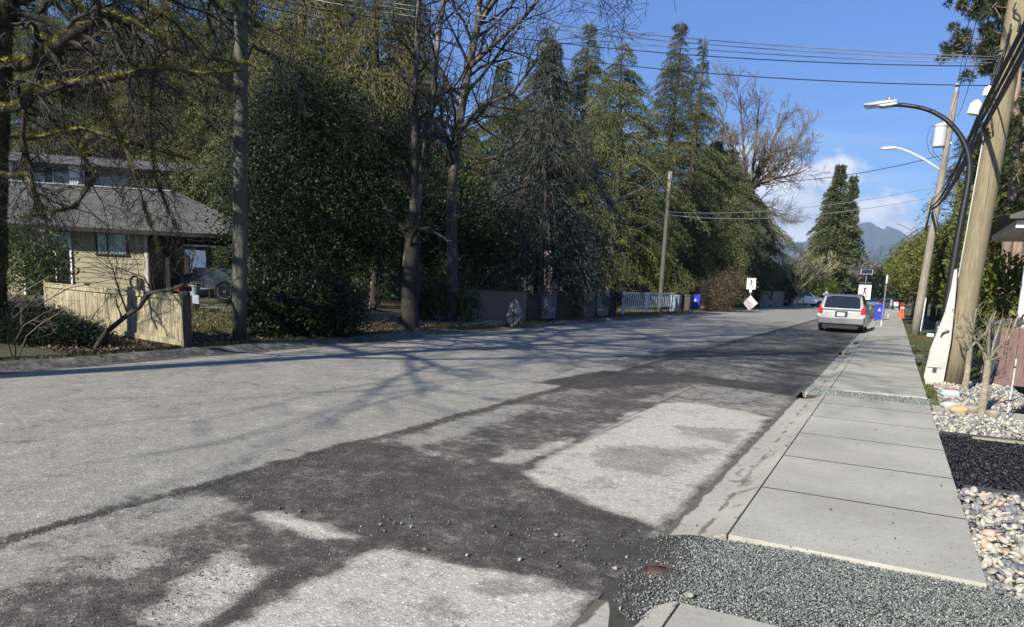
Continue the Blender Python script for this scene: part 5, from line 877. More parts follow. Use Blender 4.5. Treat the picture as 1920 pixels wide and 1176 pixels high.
for f in (.08, .3, .85):
    mb = MB(); mb.tube([(.005, 0, hh*f), (.008, 0, hh*f+.03)], .014, 6); mb.build('clip', M['charcoal'], root)
x, y, _ = G(1781, 743, 0); root = thing('valve_box', 'turquoise irrigation box with a dull red lid among the stones near the big pole', 'valve box', (x, y, -.01)); mb = MB(); mb.bbox((0, 0, .05), (.26, .2, .13), b=.02); mb.build('box', M['turq'], root)
mb = MB(); mb.bbox((.01, .06, .12), (.2, .12, .03), b=.01); mb.build('lid', M['redstripe'], root)
x, y, _ = G(1744, 632, 0); root = thing('valve_box', 'small pale mint box on the lawn left of the dark sign box', 'valve box', (x, y, -.03)); mb = MB(); mb.bbox((0, 0, .09), (.28, .22, .2), b=.03); mb.build('box', M['turq'], root)
mb = MB(); a = G(1712, 632, 0); mb.box((a[0]+.35, a[1], .0), (.8, .12, .12)); tag(mb.build('landscape_timber', M['rust']), 'weathered reddish timber lying on the lawn at the foot of the second pole', 'timber')
# lawn on the right
r = np.random.default_rng(50); C = np.concatenate([gpts(5200, [(SWR+.03, 17.4), (2.6, 17.2), (3.0, 22), (2.3, 38), (SWR+.05, 38)], 51), gpts(900, [(SWR+.03, 13.0), (1.2, 13.2), (1.0, 15.5), (SWR+.03, 16.5)], 52)]); n = len(C)
C3 = np.column_stack([C, np.full(n, -.04)]); d = np.column_stack([r.normal(size=n)*.5, r.normal(size=n)*.5, np.ones(n)]); tag(leaves('lawn_grass', C3, d, .08*(.6+.7*r.random(n)), .016, r.random(n), M['grass'], r), kind='stuff')
# ------------------------------------------------------------------ house at the right edge
def right_house():
    x0, y0, _ = P(1910, 615, 19.5); root = thing('house', 'grey house with a white porch post and pale soffit at the far right edge', 'house', (x0, y0, 0)); zt = P(1935, 432, y0)[2]
    mb = MB(); mb.bbox((.02, 0, zt/2), (.16, .16, zt), b=.01); mb.build('porch_post', M['white'], root)
    mb = MB(); mb.bbox((.02, 0, .25), (.26, .26, .5), b=.02); mb.build('post_base', M['white'], root)
    mb = MB(); mb.box((2.2, 1.5, zt+.08), (5.2, 4.4, .16)); mb.build('soffit', M['white'], root)
    mb = MB(); mb.prism([(-.75, zt+.17), (5, zt+.17), (5, zt+2.4)], -.9, 3.9, 'Y'); mb.build('roof', M['shingle'], root)
    mb = MB(); mb.box((3.2, 3, zt/2), (5.0, .2, zt)); mb.build('wall', M['darkwall'], root)
    w = MB(); w.box((1.1, 2.88, 1.5), (1.3, .05, 1.9)); wf = w.build('window', M['glass'], root); mb = MB(); mb.box((1.1, 2.86, 2.48), (1.4, .07, .08)); mb.box((1.1, 2.86, .52), (1.4, .07, .08)); mb.box((.42, 2.86, 1.5), (.07, .07, 1.95)); mb.box((1.78, 2.86, 1.5), (.07, .07, 1.95)); mb.build('frame', M['charcoal'], wf)
    mb = MB()
    for k in range(9): mb.box((.3+.13*k, .02, .55), (.03, .03, .8))
    mb.box((.85, .02, .97), (1.3, .05, .05)); mb.build('railing', M['white'], root)
right_house()
# ------------------------------------------------------------------ left: fence, house, truck
def board_fence(name, label, A, B, Ht, mat, bw=.14, posts=(0, 1), cap=True, group=None, postmat=None, z0=-.05):
    A, B = vec((A[0], A[1], 0)), vec((B[0], B[1], 0)); L = (B-A).length; ang = math.atan2(B.y-A.y, B.x-A.x); root = thing(name, label, 'fence', (A.x, A.y, z0), ang, group); r = random.Random(int(L*100))
    mb = MB(); n = int(L/bw)
    for k in range(n): mb.bbox(((k+.5)*bw, r.uniform(-.004, .004), Ht/2-.02), (bw-.009, .022, Ht-.10+r.uniform(-.006, .006)), b=.003)
    mb.build('boards', mat, root)
    mb = MB(); mb.box((L/2, -.03, Ht-.045), (L, .05, .09)); mb.box((L/2, -.03, .1), (L, .05, .12))
    if cap: mb.box((L/2, -.01, Ht+.02), (L+.05, .12, .03))
    mb.build('rail', mat, root)
    for t in posts:
        mb = MB(); mb.bbox((L*t, .02, Ht/2+.03), (.11, .11, Ht+.08), b=.008); mb.box((L*t, .02, Ht+.08), (.14, .14, .03)); mb.build('post', postmat or mat, root)
    return root
fA, fB = G(205, 628, -.05), G(345, 652, -.05); dr = (vec(fB)-vec(fA)); fA2 = vec(fA)-dr*1.05
board_fence('board_fence', 'pale yellowish board fence with dappled shade beside the road, left of the dark pole', fA2, fB, 1.09, M['fence'], posts=(0, .34, .66, 1))
mb = MB(); mb.bbox((fB[0]+.09, fB[1]+.03, .50), (.11, .13, 1.1), b=.01); tag(mb.build('gate_post', M['brownfence']), 'dark post at the right end of the pale board fence', 'post')
q = P(343, 541, 13.2); root = thing('mailbox', 'small dull red mailbox seen just above the right end of the pale fence', 'mailbox', (q[0], q[1], q[2])); mb = MB(); mb.prism([(-.1, -.07), (.1, -.07), (.1, .03), (.06, .08), (-.06, .08), (-.1, .03)], -.2, .2, 'Y'); mb.build('box', M['mailred'], root); mb = MB(); mb.box((0, 0, -.07-(q[2]+.0)/2), (.08, .08, q[2])); mb.build('post', M['darkbark'], root)
# stump with pot and number board
x, y, _ = G(366, 590, .0); z0 = hz(x, y); root = thing('tree_stump', 'dark slanting tree stump under the grey flower pot', 'stump', (x, y, z0)); v_, r_ = [], []; mb = MB(); mb.tube([(-.18, 0, -.05), (-.08, 0, .12), (0, 0, .4), (0, 0, .52)], [.30, .2, .15, .16], 12); mb.build('stump_body', M['darkbark'], root); mb = MB(); mb.lathe([(.15, .52), (.14, .535)], (0, 0, 0), 12); mb.build('cut_top', M['paletimber'], root)
q = (x, y, z0+.53); root = thing('flower_pot', 'grey flower pot with small pale plants on the stump by the driveway', 'flower pot', q); mb = MB(); mb.lathe([(.13, 0), (.19, .30), (.205, .30), (.205, .34), (.18, .34), (.17, .30)], (0, 0, 0), 18); mb.build('pot', M['binGrey'], root); rr = np.random.default_rng(4); n = 160; C = np.column_stack([rr.normal(size=(n, 2))*.08, np.full(n, .32)]); leaves('plants', C, rr.normal(size=(n, 3))*.6+np.array([0, 0, 1]), .14, .04, rr.random(n), M['rhodo'], rr, root)
x, y, _ = G(377, 593, .0); root = thing('number_board', 'small grey house number board on two short legs in front of the stump', 'sign', (x+.05, y-.25, hz(x, y)), R(-20)); mb = MB(); mb.bbox((.05, 0, .45), (.56, .05, .28), b=.008); mb.build('board', M['binGrey'], root)
for dx in (-.05, .15): mb = MB(); mb.box((dx, .0, .16), (.035, .035, .34)); mb.build('leg', M['darkbark'], root)
# the cream house: local x along its front (to the right), y to the back
def cream_house():
    B = D(278, 548, 30.0); A = D(0, 536, 28.8); ang = math.atan2(B[1]-A[1], B[0]-A[0]); z0 = .15; root = thing('cream_house', 'low cream sided house with a grey shingled hip roof and open carport behind the fence', 'house', (B[0], B[1], z0), ang); ey = 3.0-z0
    mb = MB(); mb.box((-6.5, 3.5, ey/2-.2), (13, 7, ey+.3)); mb.build('wall', M['siding'], root)
    mb = MB(); z = .1
    while z < ey-.1:
        mb.prism([(-.026, z), (-.006, z+.19), (0.002, z+.19), (0.002, z)], -13, -.08, 'X'); z += .2
    mb.build('siding_boards', M['siding'], root)
    mb = MB(); mb.box((-.03, -.03, ey/2), (.14, .09, ey)); mb.build('corner_trim', M['offwhite'], root); mb = MB(); mb.tube([(.1, -.06, ey), (.1, -.06, .1)], .045, 8); mb.build('downpipe', M['darkwall'], root)
    def win(x0, x1, za, zb, name, gl, split, fm):
        mb = MB(); mb.box(((x0+x1)/2, -.03, (za+zb)/2), (x1-x0, .03, zb-za)); w = mb.build(name, gl, root); mb = MB(); t = .06
        for c, d in ((((x0+x1)/2, -.045, zb), (x1-x0+t*2, .07, t)), (((x0+x1)/2, -.045, za), (x1-x0+t*2, .07, t)), ((x0, -.048, (za+zb)/2), (t, .06, zb-za)), ((x1, -.048, (za+zb)/2), (t, .06, zb-za)), (((x0+x1)/2 if split is None else split, -.05, (za+zb)/2), (t*.8, .06, zb-za))): mb.box(c, d)
        mb.build('frame', fm, w); return w
    zz = lambda py, px: D(px, py, 30)[2]-z0
    w = win(-1.85, -.72, zz(479, 218), zz(438, 218), 'window', M['paleglass'], -1.45, M['darkwall'])
    mb = MB(); mb.box((-1.05, -.052, zz(458, 218)), (.55, .02, .8)); mb.build('shutter', M['paleglass'], w)
    win(-4.5, -2.8, .05, zz(434, 120), 'sliding_door', M['glass'], -3.35, M['white'])
    win(-9.5, -7.6, .9, zz(440, 120), 'window', M['glass'], None, M['white'])
    # carport: beam, posts, side wall
    mb = MB(); mb.box((2.15, .1, ey-.13), (4.4, .2, .26)); mb.box((2.15, 6.9, ey-.13), (4.4, .2, .26)); mb.box((4.3, 3.5, ey-.13), (.2, 6.6, .26)); mb.build('carport_beam', M['darkwall'], root)
    for x, y in ((.75, .15), (4.25, .15), (4.25, 6.85), (2.2, 6.85)): mb = MB(); mb.box((x, y, ey/2-.1), (.16, .16, ey)); mb.build('carport_post', M['darkwall'], root)
    mb = MB(); mb.box((3.3, 6.9, ey/2), (2.0, .1, ey)); mb.build('carport_back_wall', M['darkwall'], root)
    # hip roof
    o = .75; e0, e1, f0, f1 = -13.8, 4.3+o, -o, 7+o; rz = P(300, 376, 1)[2]; rid = ey+1.95; hx = e1-4.6
    mb = MB(); mb.add([(e0, f0, ey), (e1, f0, ey), (e1, f1, ey), (e0, f1, ey), (e0, 3.5, rid), (hx, 3.5, rid), (e0, f0, ey-.03)], [(0, 1, 5, 4), (2, 3, 4, 5), (1, 2, 5)])
    for a, b, nm in (((e0, f0), (e1, f0), 'roof'),): pass
    rf = None
    for vs, nm in (([(e0, f0, ey), (e1, f0, ey), (hx, 3.5, rid), (e0, 3.5, rid)], 'roof'), ([(e1, f1, ey), (e0, f1, ey), (e0, 3.5, rid), (hx, 3.5, rid)], 'roof'), ([(e1, f0, ey), (e1, f1, ey), (hx, 3.5, rid)], 'roof')):
        # each slope is a slab 6 cm thick, built flat in its own plane so that the shingle courses follow the slope
        a, b = vec(vs[0]), vec(vs[1]); c = vec(vs[-1]); X = (b-a).normalized(); N = X.cross(c-a).normalized(); Yv = N.cross(X); Mx = Matrix((X, Yv, N)).transposed().to_4x4(); Mx.translation = a; inv = Mx.inverted(); loc = [inv @ vec(v) for v in vs]; mb = MB(); mb.prism([(p.x, p.y) for p in loc], -.06, 0); s_ = mb.build(nm, M['shingle'], root); s_.matrix_local = Mx
    mb = MB(); mb.box(((e0+e1)/2, f0-.03, ey-.10), (e1-e0, .10, .14)); mb.box((e1+.03, (f0+f1)/2, ey-.10), (.10, f1-f0, .14)); mb.build('gutter', M['darkwall'], root); mb = MB(); mb.box(((e0+e1)/2, 3.5, ey-.06), (e1-e0-.1, f1-f0-.1, .05)); mb.build('soffit', M['darkwall'], root)
    mb = MB(); mb.box((-6.8, 3.5, rid+.02), (hx*1.0+13.8, .25, .05)); mb.build('ridge_cap', M['binGrey'], root)
    hr = thing('hose_reel', 'coiled garden hose hanging on the cream wall near its corner', 'hose', (0, 0, 0), 0); hr.parent = None; mw = Matrix.Translation((B[0], B[1], z0)) @ Matrix.Rotation(ang, 4, 'Z'); hr.location = mw @ Vector((-.45, -.16, zz(529, 255))); hr.rotation_euler = (0, 0, ang); mb = MB()
    for k in range(4):
        rr_ = .27-.02*k; mb.tube([(rr_*.75*math.cos(a), .02*k, rr_*math.sin(a)) for a in np.linspace(0, 6.28, 22)], .018, 6)
    mb.build('hose', M['rust'], hr); mb = MB(); mb.box((0, .08, 0), (.12, .16, .3)); mb.build('bracket', M['galv'], hr)
    def wl(x, y, z): return tuple(mw @ Vector((x, y, z)))
    bt = thing('covered_boat', 'small boat under a pale blue grey tarp inside the carport', 'boat', wl(1.2, 3.4, .05), ang); mb = MB()
    mb.add([(-.9, -.9, .95), (3.0, -1.0, 1.05), (3.0, 1.0, 1.05), (-.9, .9, .95), (.6, -.55, 1.25), (2.2, -.6, 1.75), (2.2, .6, 1.75), (.6, .55, 1.25), (3.1, 0, 1.6)], [(0, 1, 5, 4), (1, 8, 5), (8, 2, 6, 5), (2, 3, 7, 6), (3, 0, 4, 7), (4, 5, 6, 7), (1, 2, 8)]); mb.build('tarp', M['tarp'], bt)
    mb = MB(); mb.add([(-1.0, 0, .7), (-.8, -.95, .95), (3.1, -1.02, 1.05), (3.1, 1.02, 1.05), (-.8, .95, .95), (-.5, -.3, .45), (3.0, -.5, .45), (3.0, .5, .45), (-.5, .3, .45)], [(0, 5, 1), (1, 5, 6, 2), (2, 6, 7, 3), (3, 7, 8, 4), (4, 8, 0), (0, 8, 5), (5, 8, 7, 6), (0, 1, 4), (1, 2, 3, 4)]); mb.build('hull', M['binGrey'], bt)
    for s in (-1, 1): mb = MB(); mb.lathe([(.3, -.09), (.3, .09)], (1.6, s*.8, .3), 16, 'Y'); mb.build('wheel', M['tyre'], bt)
    mb = MB(); mb.box((1, 0, .35), (4, .1, .08)); mb.build('trailer', M['galv'], bt)
    # small table with clutter and a pale sheet behind
    tb = thing('work_table', 'low dark table in the front of the carport opening', 'table', wl(1.6, .9, .0), ang); mb = MB(); mb.box((0, 0, .62), (1.5, .6, .05)); mb.build('table_top', M['binGrey'], tb)
    for a in (-.65, .65):
        for b in (-.25, .25): mb = MB(); mb.box((a, b, .3), (.05, .05, .6)); mb.build('leg', M['darkwall'], tb)
    sh = thing('storage_shed', 'pale blue white shed seen through the carport', 'shed', wl(-1.2, 11.5, .0), ang); mb = MB(); mb.box((0, 0, 1.3), (3.2, 2, 2.6)); mb.build('wall', M['tarp'], sh); mb = MB(); mb.prism([(-1.8, 2.6), (1.8, 2.6), (0, 3.2)], -1.2, 1.2, 'Y'); mb.build('roof', M['darkroof'], sh); mb = MB(); mb.box((.3, -1.02, 1.1), (.9, .05, 2.0)); mb.build('door', M['darkwall'], sh)
cream_house()
def grey_house():
    A = D(0, 380, 43); B = D(345, 380, 45); ang = math.atan2(B[1]-A[1], B[0]-A[0]); L = math.hypot(B[0]-A[0], B[1]-A[1]); root = thing('grey_house', 'two storey grey violet stucco house with balcony railing behind the low shingled roof', 'house', (A[0], A[1], 0), ang); zt = D(180, 306, 44)[2]; zb = D(180, 368, 44)[2]
    mb = MB(); mb.box((L/2-2, 4.2, zt/2-.3), (L+4, 6, zt-.6)); mb.build('wall', M['greystucco'], root); mb = MB(); mb.box((L/2-1.5, 3.3, zt-.15), (L+6, 9.6, .45)); mb.build('roof', M['greystucco'], root)
    mb = MB(); mb.box((L/2-1, .2, zb-.2), (L+4, 2.1, .25)); mb.build('balcony', M['white'], root)
    for a in (.20*L-2.6, .08*L, .42*L): mb = MB(); mb.box((a, -.5, zt/2-.2), (.28 if a < .3*L else .55, .3, zt-.3)); mb.build('column', M['white'], root)
    for a in np.linspace(-.5, L+.5, 70): pass
    mb = MB()
    for a in np.arange(-.5, L+.9, .13): mb.box((a, -.78, zb+.42), (.022, .022, .95))
    mb.box((L/2, -.78, zb+.92), (L+1.6, .05, .05)); mb.box((L/2, -.78, zb+.0), (L+1.6, .04, .04)); mb.build('railing', M['black'], root)
    for a, w, gl in ((.12, 1.5, 'paleglass'), (.33, 1.7, 'paleglass'), (.56, 1.9, 'paleglass'), (.76, 1.2, 'glass'), (.9, 1.3, 'paleglass')):
        mb = MB(); mb.box((a*L, 1.18, zb+1.0), (w, .05, 1.9)); wn = mb.build('window', M[gl], root); mb = MB(); mb.box((a*L, 1.15, zb+1.98), (w+.1, .06, .08)); mb.box((a*L-w/2, 1.14, zb+1.0), (.07, .06, 1.9)); mb.box((a*L+w/2, 1.14, zb+1.0), (.07, .06, 1.9)); mb.build('frame', M['white'], wn)
grey_house()
def wheel(parent, x, y, r, w=.22, rim='rim', spokes=5):
    mb = MB(); mb.lathe([(r*.66, -w/2), (r*.93, -w/2), (r, -w/2+.04), (r, w/2-.04), (r*.93, w/2), (r*.66, w/2)], (0, 0, 0), 28, 'X'); t = mb.build('wheel', M['tyre'], parent); t.location = (x, y, r); s = 1 if x > 0 else -1
    mb = MB(); mb.lathe([(r*.66, s*(w/2-.07)), (r*.67, s*(w/2+.005)), (r*.60, s*(w/2-.0)), (r*.58, s*(w/2-.08))], (0, 0, 0), 28, 'X')
    for k in range(spokes):
        a = 2*math.pi*k/spokes; c = Vector((s*(w/2-.02), math.cos(a)*r*.34, math.sin(a)*r*.34)); mb.box(c, (.03, r*.62, r*.15), rx=a)
    mb.lathe([(.02, s*(w/2-.03)), (r*.15, s*(w/2-.03)), (r*.13, s*(w/2+.01))], (0, 0, 0), 12, 'X'); mb.build('rim', M[rim], t); return t
def loft(prof, wf, name, mat, root, bevel=.03, arches=()):
    """prof: side outline (y,z) closed; wf(z): half width. Body with tumblehome; wheel arches cut out of the outline"""
    n = len(prof); mb = MB(); mb.add([(-wf(z), y, z) for y, z in prof]+[(wf(z), y, z) for y, z in prof], [tuple(range(n)), tuple(range(2*n-1, n-1, -1))]+[(i, n+i, n+(i+1) % n, (i+1) % n) for i in range(n)]); o = mb.build(name, mat, root)
    if bevel: b = o.modifiers.new('bevel', 'BEVEL'); b.width = bevel; b.segments = 3; b.limit_method = 'ANGLE'; b.angle_limit = R(28)
    return o
def arch(y, r, zb, n=7): return [(y+r*math.cos(a), max(zb, r*.92*math.sin(a)+.02)) for a in np.linspace(math.pi, 0, n)]
def van():
    c = G(1578, 622, ROADZ); root = thing('minivan', 'silver minivan parked at the curb, seen from behind', 'minivan', (G(1534, 621, ROADZ)[0]+.92, G(1534, 621, ROADZ)[1]+.85, ROADZ), R(-.5))
    # y=0 at rear axle, rear bumper at -.95, front towards +y
    def wf(z): return .98 if z < .95 else .98-(z-.95)*.20
    low = [(-.93, .38), (-.42, .30)]+arch(0, .40, .28)+[(.42, .24), (2.66, .24)]+arch(3.08, .40, .28)+[(3.5, .28), (4.12, .36), (4.16, .72), (3.9, .98), (3.1, 1.08), (-.86, 1.08), (-.94, .98), (-.98, .62)]
    loft(low, wf, 'body', M['silver'], root, .05)
    def cw(z): return .955-(z-1.08)*.28
    cab = [(-.86, 1.075), (-.80, 1.22), (-.58, 1.66), (-.46, 1.735), (.4, 1.77), (1.6, 1.74), (2.2, 1.66), (3.1, 1.10), (3.12, 1.075)]
    loft(cab, cw, 'cabin', M['silver'], root, .09)
    mb = MB(); mb.add([(-.78, -.868, 1.13), (.78, -.868, 1.13), (.70, -.612, 1.64), (-.70, -.612, 1.64), (-.78, -.80, 1.13), (.78, -.80, 1.13), (.70, -.56, 1.64), (-.70, -.56, 1.64)], [(0, 1, 2, 3), (0, 4, 5, 1), (1, 5, 6, 2), (2, 6, 7, 3), (3, 7, 4, 0)]); w = mb.build('rear_window', M['glass'], root); mb = MB(); mb.box((.05, -.87, 1.17), (.5, .02, .02), rx=.4); mb.build('wiper', M['black'], w)
    for s in (-1, 1):
        for y0, y1 in ((-.45, .75), (.85, 1.75), (1.82, 2.5)):
            zt = 1.64 if y1 < 2 else 1.5; f = lambda z: s*(cw(z)+.006); mb = MB(); mb.add([(f(1.14), y0-.1, 1.14), (f(1.14), y1+(.25 if y1 > 2 else 0), 1.14), (f(zt), y1, zt), (f(zt), y0+.05, zt)], [(0, 1, 2, 3)]); mb.build('side_window', M['glass'], root)
        mb = MB(); mb.prism([(s*.86, .78), (s*.995, .82), (s*.99, 1.03), (s*.93, 1.30), (s*.83, 1.12), (s*.80, .95)], -1.0, -.70, 'Y'); tl = mb.build('taillight', M['red'], root, bevel=.01); mb = MB(); mb.prism([(s*.87, .72), (s*.99, .76), (s*.99, .86), (s*.86, .82)], -1.01, -.75, 'Y'); mb.build('reverse_lens', M['white'], tl)
        mb = MB(); mb.bbox((s*1.06, 2.35, 1.16), (.16, .12, .16), b=.03); mb.build('mirror', M['silver'], root)
        mb = MB(); mb.box((s*.62, .9, 1.79), (.04, 2.0, .035)); mb.build('roof_rail', M['black'], root)
        for y in (0, 3.08): wheel(root, s*.87, y, .335)
    mb = MB(); mb.prism([(-.93, .40), (.93, .40), (.99, .46), (.99, .66), (.95, .72), (-.95, .72), (-.99, .66), (-.99, .46)], -1.06, -.8, 'Y'); mb.build('rear_bumper', M['silver'], root, bevel=.04)
    mb = MB(); mb.box((0, -.975, .28), (1.5, .3, .16)); mb.build('underbody', M['black'], root)
    mb = MB(); mb.box((0, -1.0, .86), (.52, .06, .26)); mb.build('plate_recess', M['charcoal'], root, bevel=.02)
    mb = MB(); mb.box((0, -1.035, .84), (.31, .012, .16)); mb.build('licence_plate', M['signwhite'], root)
    mb = MB(); mb.box((0, -1.03, 1.0), (.5, .05, .035)); mb.build('garnish', M['rim'], root)
    mb = MB(); mb.tube([(.45, -1.05, .30), (.45, -.7, .30)], .03, 8); mb.build('exhaust', M['galv'], root)
    mb = MB(); mb.prism([(-.5, 1.74), (-.62, 1.70), (-.66, 1.665), (-.5, 1.68)], -.55, .55, 'X'); mb.build('spoiler', M['silver'], root)
van()
def pickup(name, label, loc, rz, mat, group=None):
    root = thing(name, label, 'pickup truck', loc, rz, group)
    def wf(z): return .99 if z < 1.1 else .99-(z-1.1)*.12
    body = [(-1.15, .55), (-.52, .50)]+arch(0, .50, .48)+[(.52, .42), (3.1, .42)]+arch(3.6, .50, .48)+[(4.12, .5), (4.55, .55), (4.62, .95), (4.5, 1.12), (3.2, 1.22), (2.9, 1.28), (-1.12, 1.30), (-1.18, 1.2)]
    loft(body, wf, 'body', mat, root)
    def cw(z): return .95-(z-1.26)*.25
    loft([(.75, 1.265), (.80, 1.85), (1.0, 1.93), (2.2, 1.90), (3.1, 1.27)], cw, 'cabin', mat, root)
    for s in (-1, 1):
        for y0, y1, ty in ((.95, 1.72, 1.72), (1.8, 2.75, 2.25)):
            f = lambda z: s*(cw(z)+.006); mb = MB(); mb.add([(f(1.33), y0, 1.33), (f(1.33), y1, 1.33), (f(1.8), ty, 1.8), (f(1.8), y0+.05, 1.8)], [(0, 1, 2, 3)]); mb.build('side_window', M['glass'], root)
        mb = MB(); mb.box((s*.93, -1.10, 1.05), (.10, .2, .34)); mb.build('taillight', M['mailred'], root, bevel=.015)
        for y in (0, 3.6): wheel(root, s*.87, y, .41, .27)
    mb = MB(); mb.box((0, -1.24, .62), (1.8, .16, .2)); mb.build('rear_bumper', M['rim'], root, bevel=.03)
    mb = MB(); mb.box((0, .05, 1.303), (1.7, 1.3, .02)); mb.build('bed_cover', M['black'], root); return root
tx, ty, tz = D(422, 567, 28.3); pickup('pickup_truck', 'grey pickup truck half hidden behind the dark wooden pole on the driveway', (tx-.45, ty+.75, tz), R(-58), M['greypaint'], 'pickup trucks')
x, Y = P(1502, 570, 98)[0], 98; pickup('pickup_truck', 'white pickup truck parked far down the left side under the yellow branched tree', (x-1.6, Y, -.05), R(-62), M['whitepaint'], 'pickup trucks')
def car(name, label, loc, rz, mat, group):
    root = thing(name, label, 'car', loc, rz, group)
    def wf(z): return .90 if z < .85 else .90-(z-.85)*.3
    loft([(-.85, .35), (-.36, .25)]+arch(0, .34, .24)+[(.36, .2), (2.3, .2)]+arch(2.66, .34, .24)+[(3.0, .25), (3.45, .35), (3.5, .65), (3.3, .82), (2.5, .92), (-.8, .95), (-.9, .8)], wf, 'body', mat, root); loft([(-.75, .94), (-.2, 1.38), (.4, 1.46), (1.2, 1.44), (2.3, .92)], lambda z: .84-(z-.94)*.3, 'cabin', M['glass'], root)
    for s in (-1, 1):
        mb = MB(); mb.box((s*.72, -.86, .78), (.3, .1, .13)); mb.build('taillight', M['red'], root)
        for y in (0, 2.66): wheel(root, s*.80, y, .32)
    return root
car('parked_car', 'pale green car far down the road just left of the blue bin', (P(1636, 572, 118)[0], 118, ROADZ), R(178), M['greencar'], 'cars parked at the end of the street')
car('parked_car', 'dark car parked beyond the sign posts, right of the blue bin', (P(1662, 572, 110)[0], 108, ROADZ), 0, M['darkpaint'], 'cars parked at the end of the street')
car('parked_car', 'white car at the end of the street half behind the dark car', (P(1672, 570, 126)[0], 126, ROADZ), 0, M['whitepaint'], 'cars parked at the end of the street')
# ------------------------------------------------------------------ left roadside: wall, gates, railing, bins, signs
def fenceline(pxa, pya, pxb, pyb): return G(pxa, pya, -.05), G(pxb, pyb, -.05)
A, B = G(868, 598, -.05), G(985, 604, -.05); L = math.hypot(B[0]-A[0], B[1]-A[1]); ang = math.atan2(B[1]-A[1], B[0]-A[0]); root = thing('stucco_wall', 'plain brown stucco garden wall behind the folded grey road sign', 'wall', (A[0], A[1], -.05), ang); mb = MB(); mb.box((L/2, .1, .62), (L, .2, 1.24)); mb.build('wall_body', M['stucco'], root); mb = MB(); mb.box((L/2, .1, 1.255), (L+.06, .26, .05)); mb.build('coping', M['brownfence'], root); mb = MB(); mb.box((L*.23, -.01, .62), (.02, .03, 1.2)); mb.build('expansion_joint', M['darkwall'], root)
A0, B0 = G(988, 602, -.05), G(1150, 594, -.05); fa = vec(A0); fd = vec(B0)-fa; LL = fd.length; fang = math.atan2(fd.y, fd.x)
root = thing('gated_fence', 'brown wood fence with grey picket gates under the blue spruce', 'fence', A0, fang)
def fx(px): # distance along the fence line for a pixel column
    best = 0
    lo, hi = 0, LL*1.2
    for _ in range(30):
        m = (lo+hi)/2; q = fa+fd.normalized()*m; v = np.array([q.x, q.y, q.z-CAMZ]); X = PX+F*(v@RT)/(v@FW)
        if X < px: lo = m
        else: hi = m
    return lo
mb = MB(); k = fx(988); e_ = fx(1012)
def pickets(root, x0, x1, h, mat, name, pw=.05, gap=.10):
    mb = MB(); x = x0+.05
    while x < x1-.03: mb.box((x, 0, h/2+.04), (pw, .03, h-.12)); x += pw+gap
    mb.box(((x0+x1)/2, 0.001, h), (x1-x0, .06, .08)); mb.box(((x0+x1)/2, .001, .12), (x1-x0, .05, .07)); mb.box((x0+.03, .001, h/2), (.07, .06, h)); mb.box((x1-.03, .001, h/2), (.07, .06, h)); return mb.build(name, mat, root)
hF = 1.10
for (a, b, nm) in ((fx(1011), fx(1041), 'gate'), (fx(1091), fx(1114), 'gate'), (fx(1116), fx(1141), 'gate')): pickets(root, a, b, hF+.05, M['greymetal'], nm)
for (a, b) in ((fx(988), fx(1009)), (fx(1042), fx(1090)), (fx(1142), fx(1150))):
    mb = MB(); x = a
    while x < b-.05: mb.box((x+.07, .0, hF/2), (.13, .03, hF)); x += .145
    mb.box(((a+b)/2, .0, hF+.03), (b-a+.2, .3, .05)); mb.build('panel', M['brownfence'], root)
for a in (988, 1010, 1042, 1090, 1115, 1142, 1151): mb = MB(); mb.box((fx(a), -.02, hF/2+.08), (.14, .14, hF+.2)); mb.box((fx(a), -.02, hF+.2), (.18, .18, .04)); mb.build('post', M['brownfence'], root)
x, y, _ = G(985, 600, -.05); root = thing('fence_post', 'tall thin grey metal post at the right end of the brown stucco wall', 'post', (x, y-.2, -.05)); mb = MB(); mb.tube([(0, 0, 0), (0, 0, 1.75)], .035, 8); mb.build('tube', M['galv'], root)
# white railing
A1 = P(1168, 580, 41); B1 = P(1258, 585, 49); ang = math.atan2(B1[1]-A1[1], B1[0]-A1[0]); L = math.hypot(B1[0]-A1[0], B1[1]-A1[1]); root = thing('white_railing', 'low white picket railing behind the leaning wooden pole', 'railing', (A1[0], A1[1], .0), ang); mb = MB()
for a in np.arange(.1, L, .32): mb.box((a, 0, .78), (.07, .03, .85))
mb.box((L/2, 0, 1.22), (L, .07, .07)); mb.box((L/2, 0, .36), (L, .06, .06)); mb.build('pickets', M['white'], root)
for a in (0, L*.45, L): mb = MB(); mb.box((a, .0, .62), (.12, .12, 1.3)); mb.build('post', M['white'], root)
# wheeled bins
def bin_(label, px, py, Y, mat, rz=0, s=1.0, lid=None, logo=True, group='wheeled bins at the left roadside', z=-.05):
    x = P(px, py, Y)[0]; root = thing('wheeled_bin', label, 'wheeled bin', (x, Y, z), rz, group); mb = MB(); mb.box((0, 0, .50*s), (.46*s, .50*s, .92*s), taper=1.25); mb.build('body', mat, root, bevel=.02)
    mb = MB(); mb.bbox((0, -.02, 1.0*s), (.62*s, .68*s, .07), b=.02); l = mb.build('lid', lid or mat, root); mb = MB(); mb.tube([(-.25*s, .36*s, .97*s), (.25*s, .36*s, .97*s)], .02, 8); mb.build('handle', mat, root)
    for q in (-.22, .22): mb = MB(); mb.lathe([(.11, -.03), (.11, .03)], (q*s, .25*s, .10), 14, 'X'); mb.build('wheel', M['tyre'], root)
    if logo: mb = MB(); mb.prism([(-.09, .62*s), (.09, .62*s), (0, .78*s)], -.305*s, -.298*s, 'Y'); mb.build('white_mark', M['signwhite'], root)
    return root
bin_('light grey wheeled bin nearest the leaning pole', 1265, 586, 50, M['binGrey'], .1, 1.15, logo=False)
bin_('brown wheeled bin between the grey and the blue ones', 1286, 586, 53.5, M['binBrown'], .0, 1.15, logo=False)
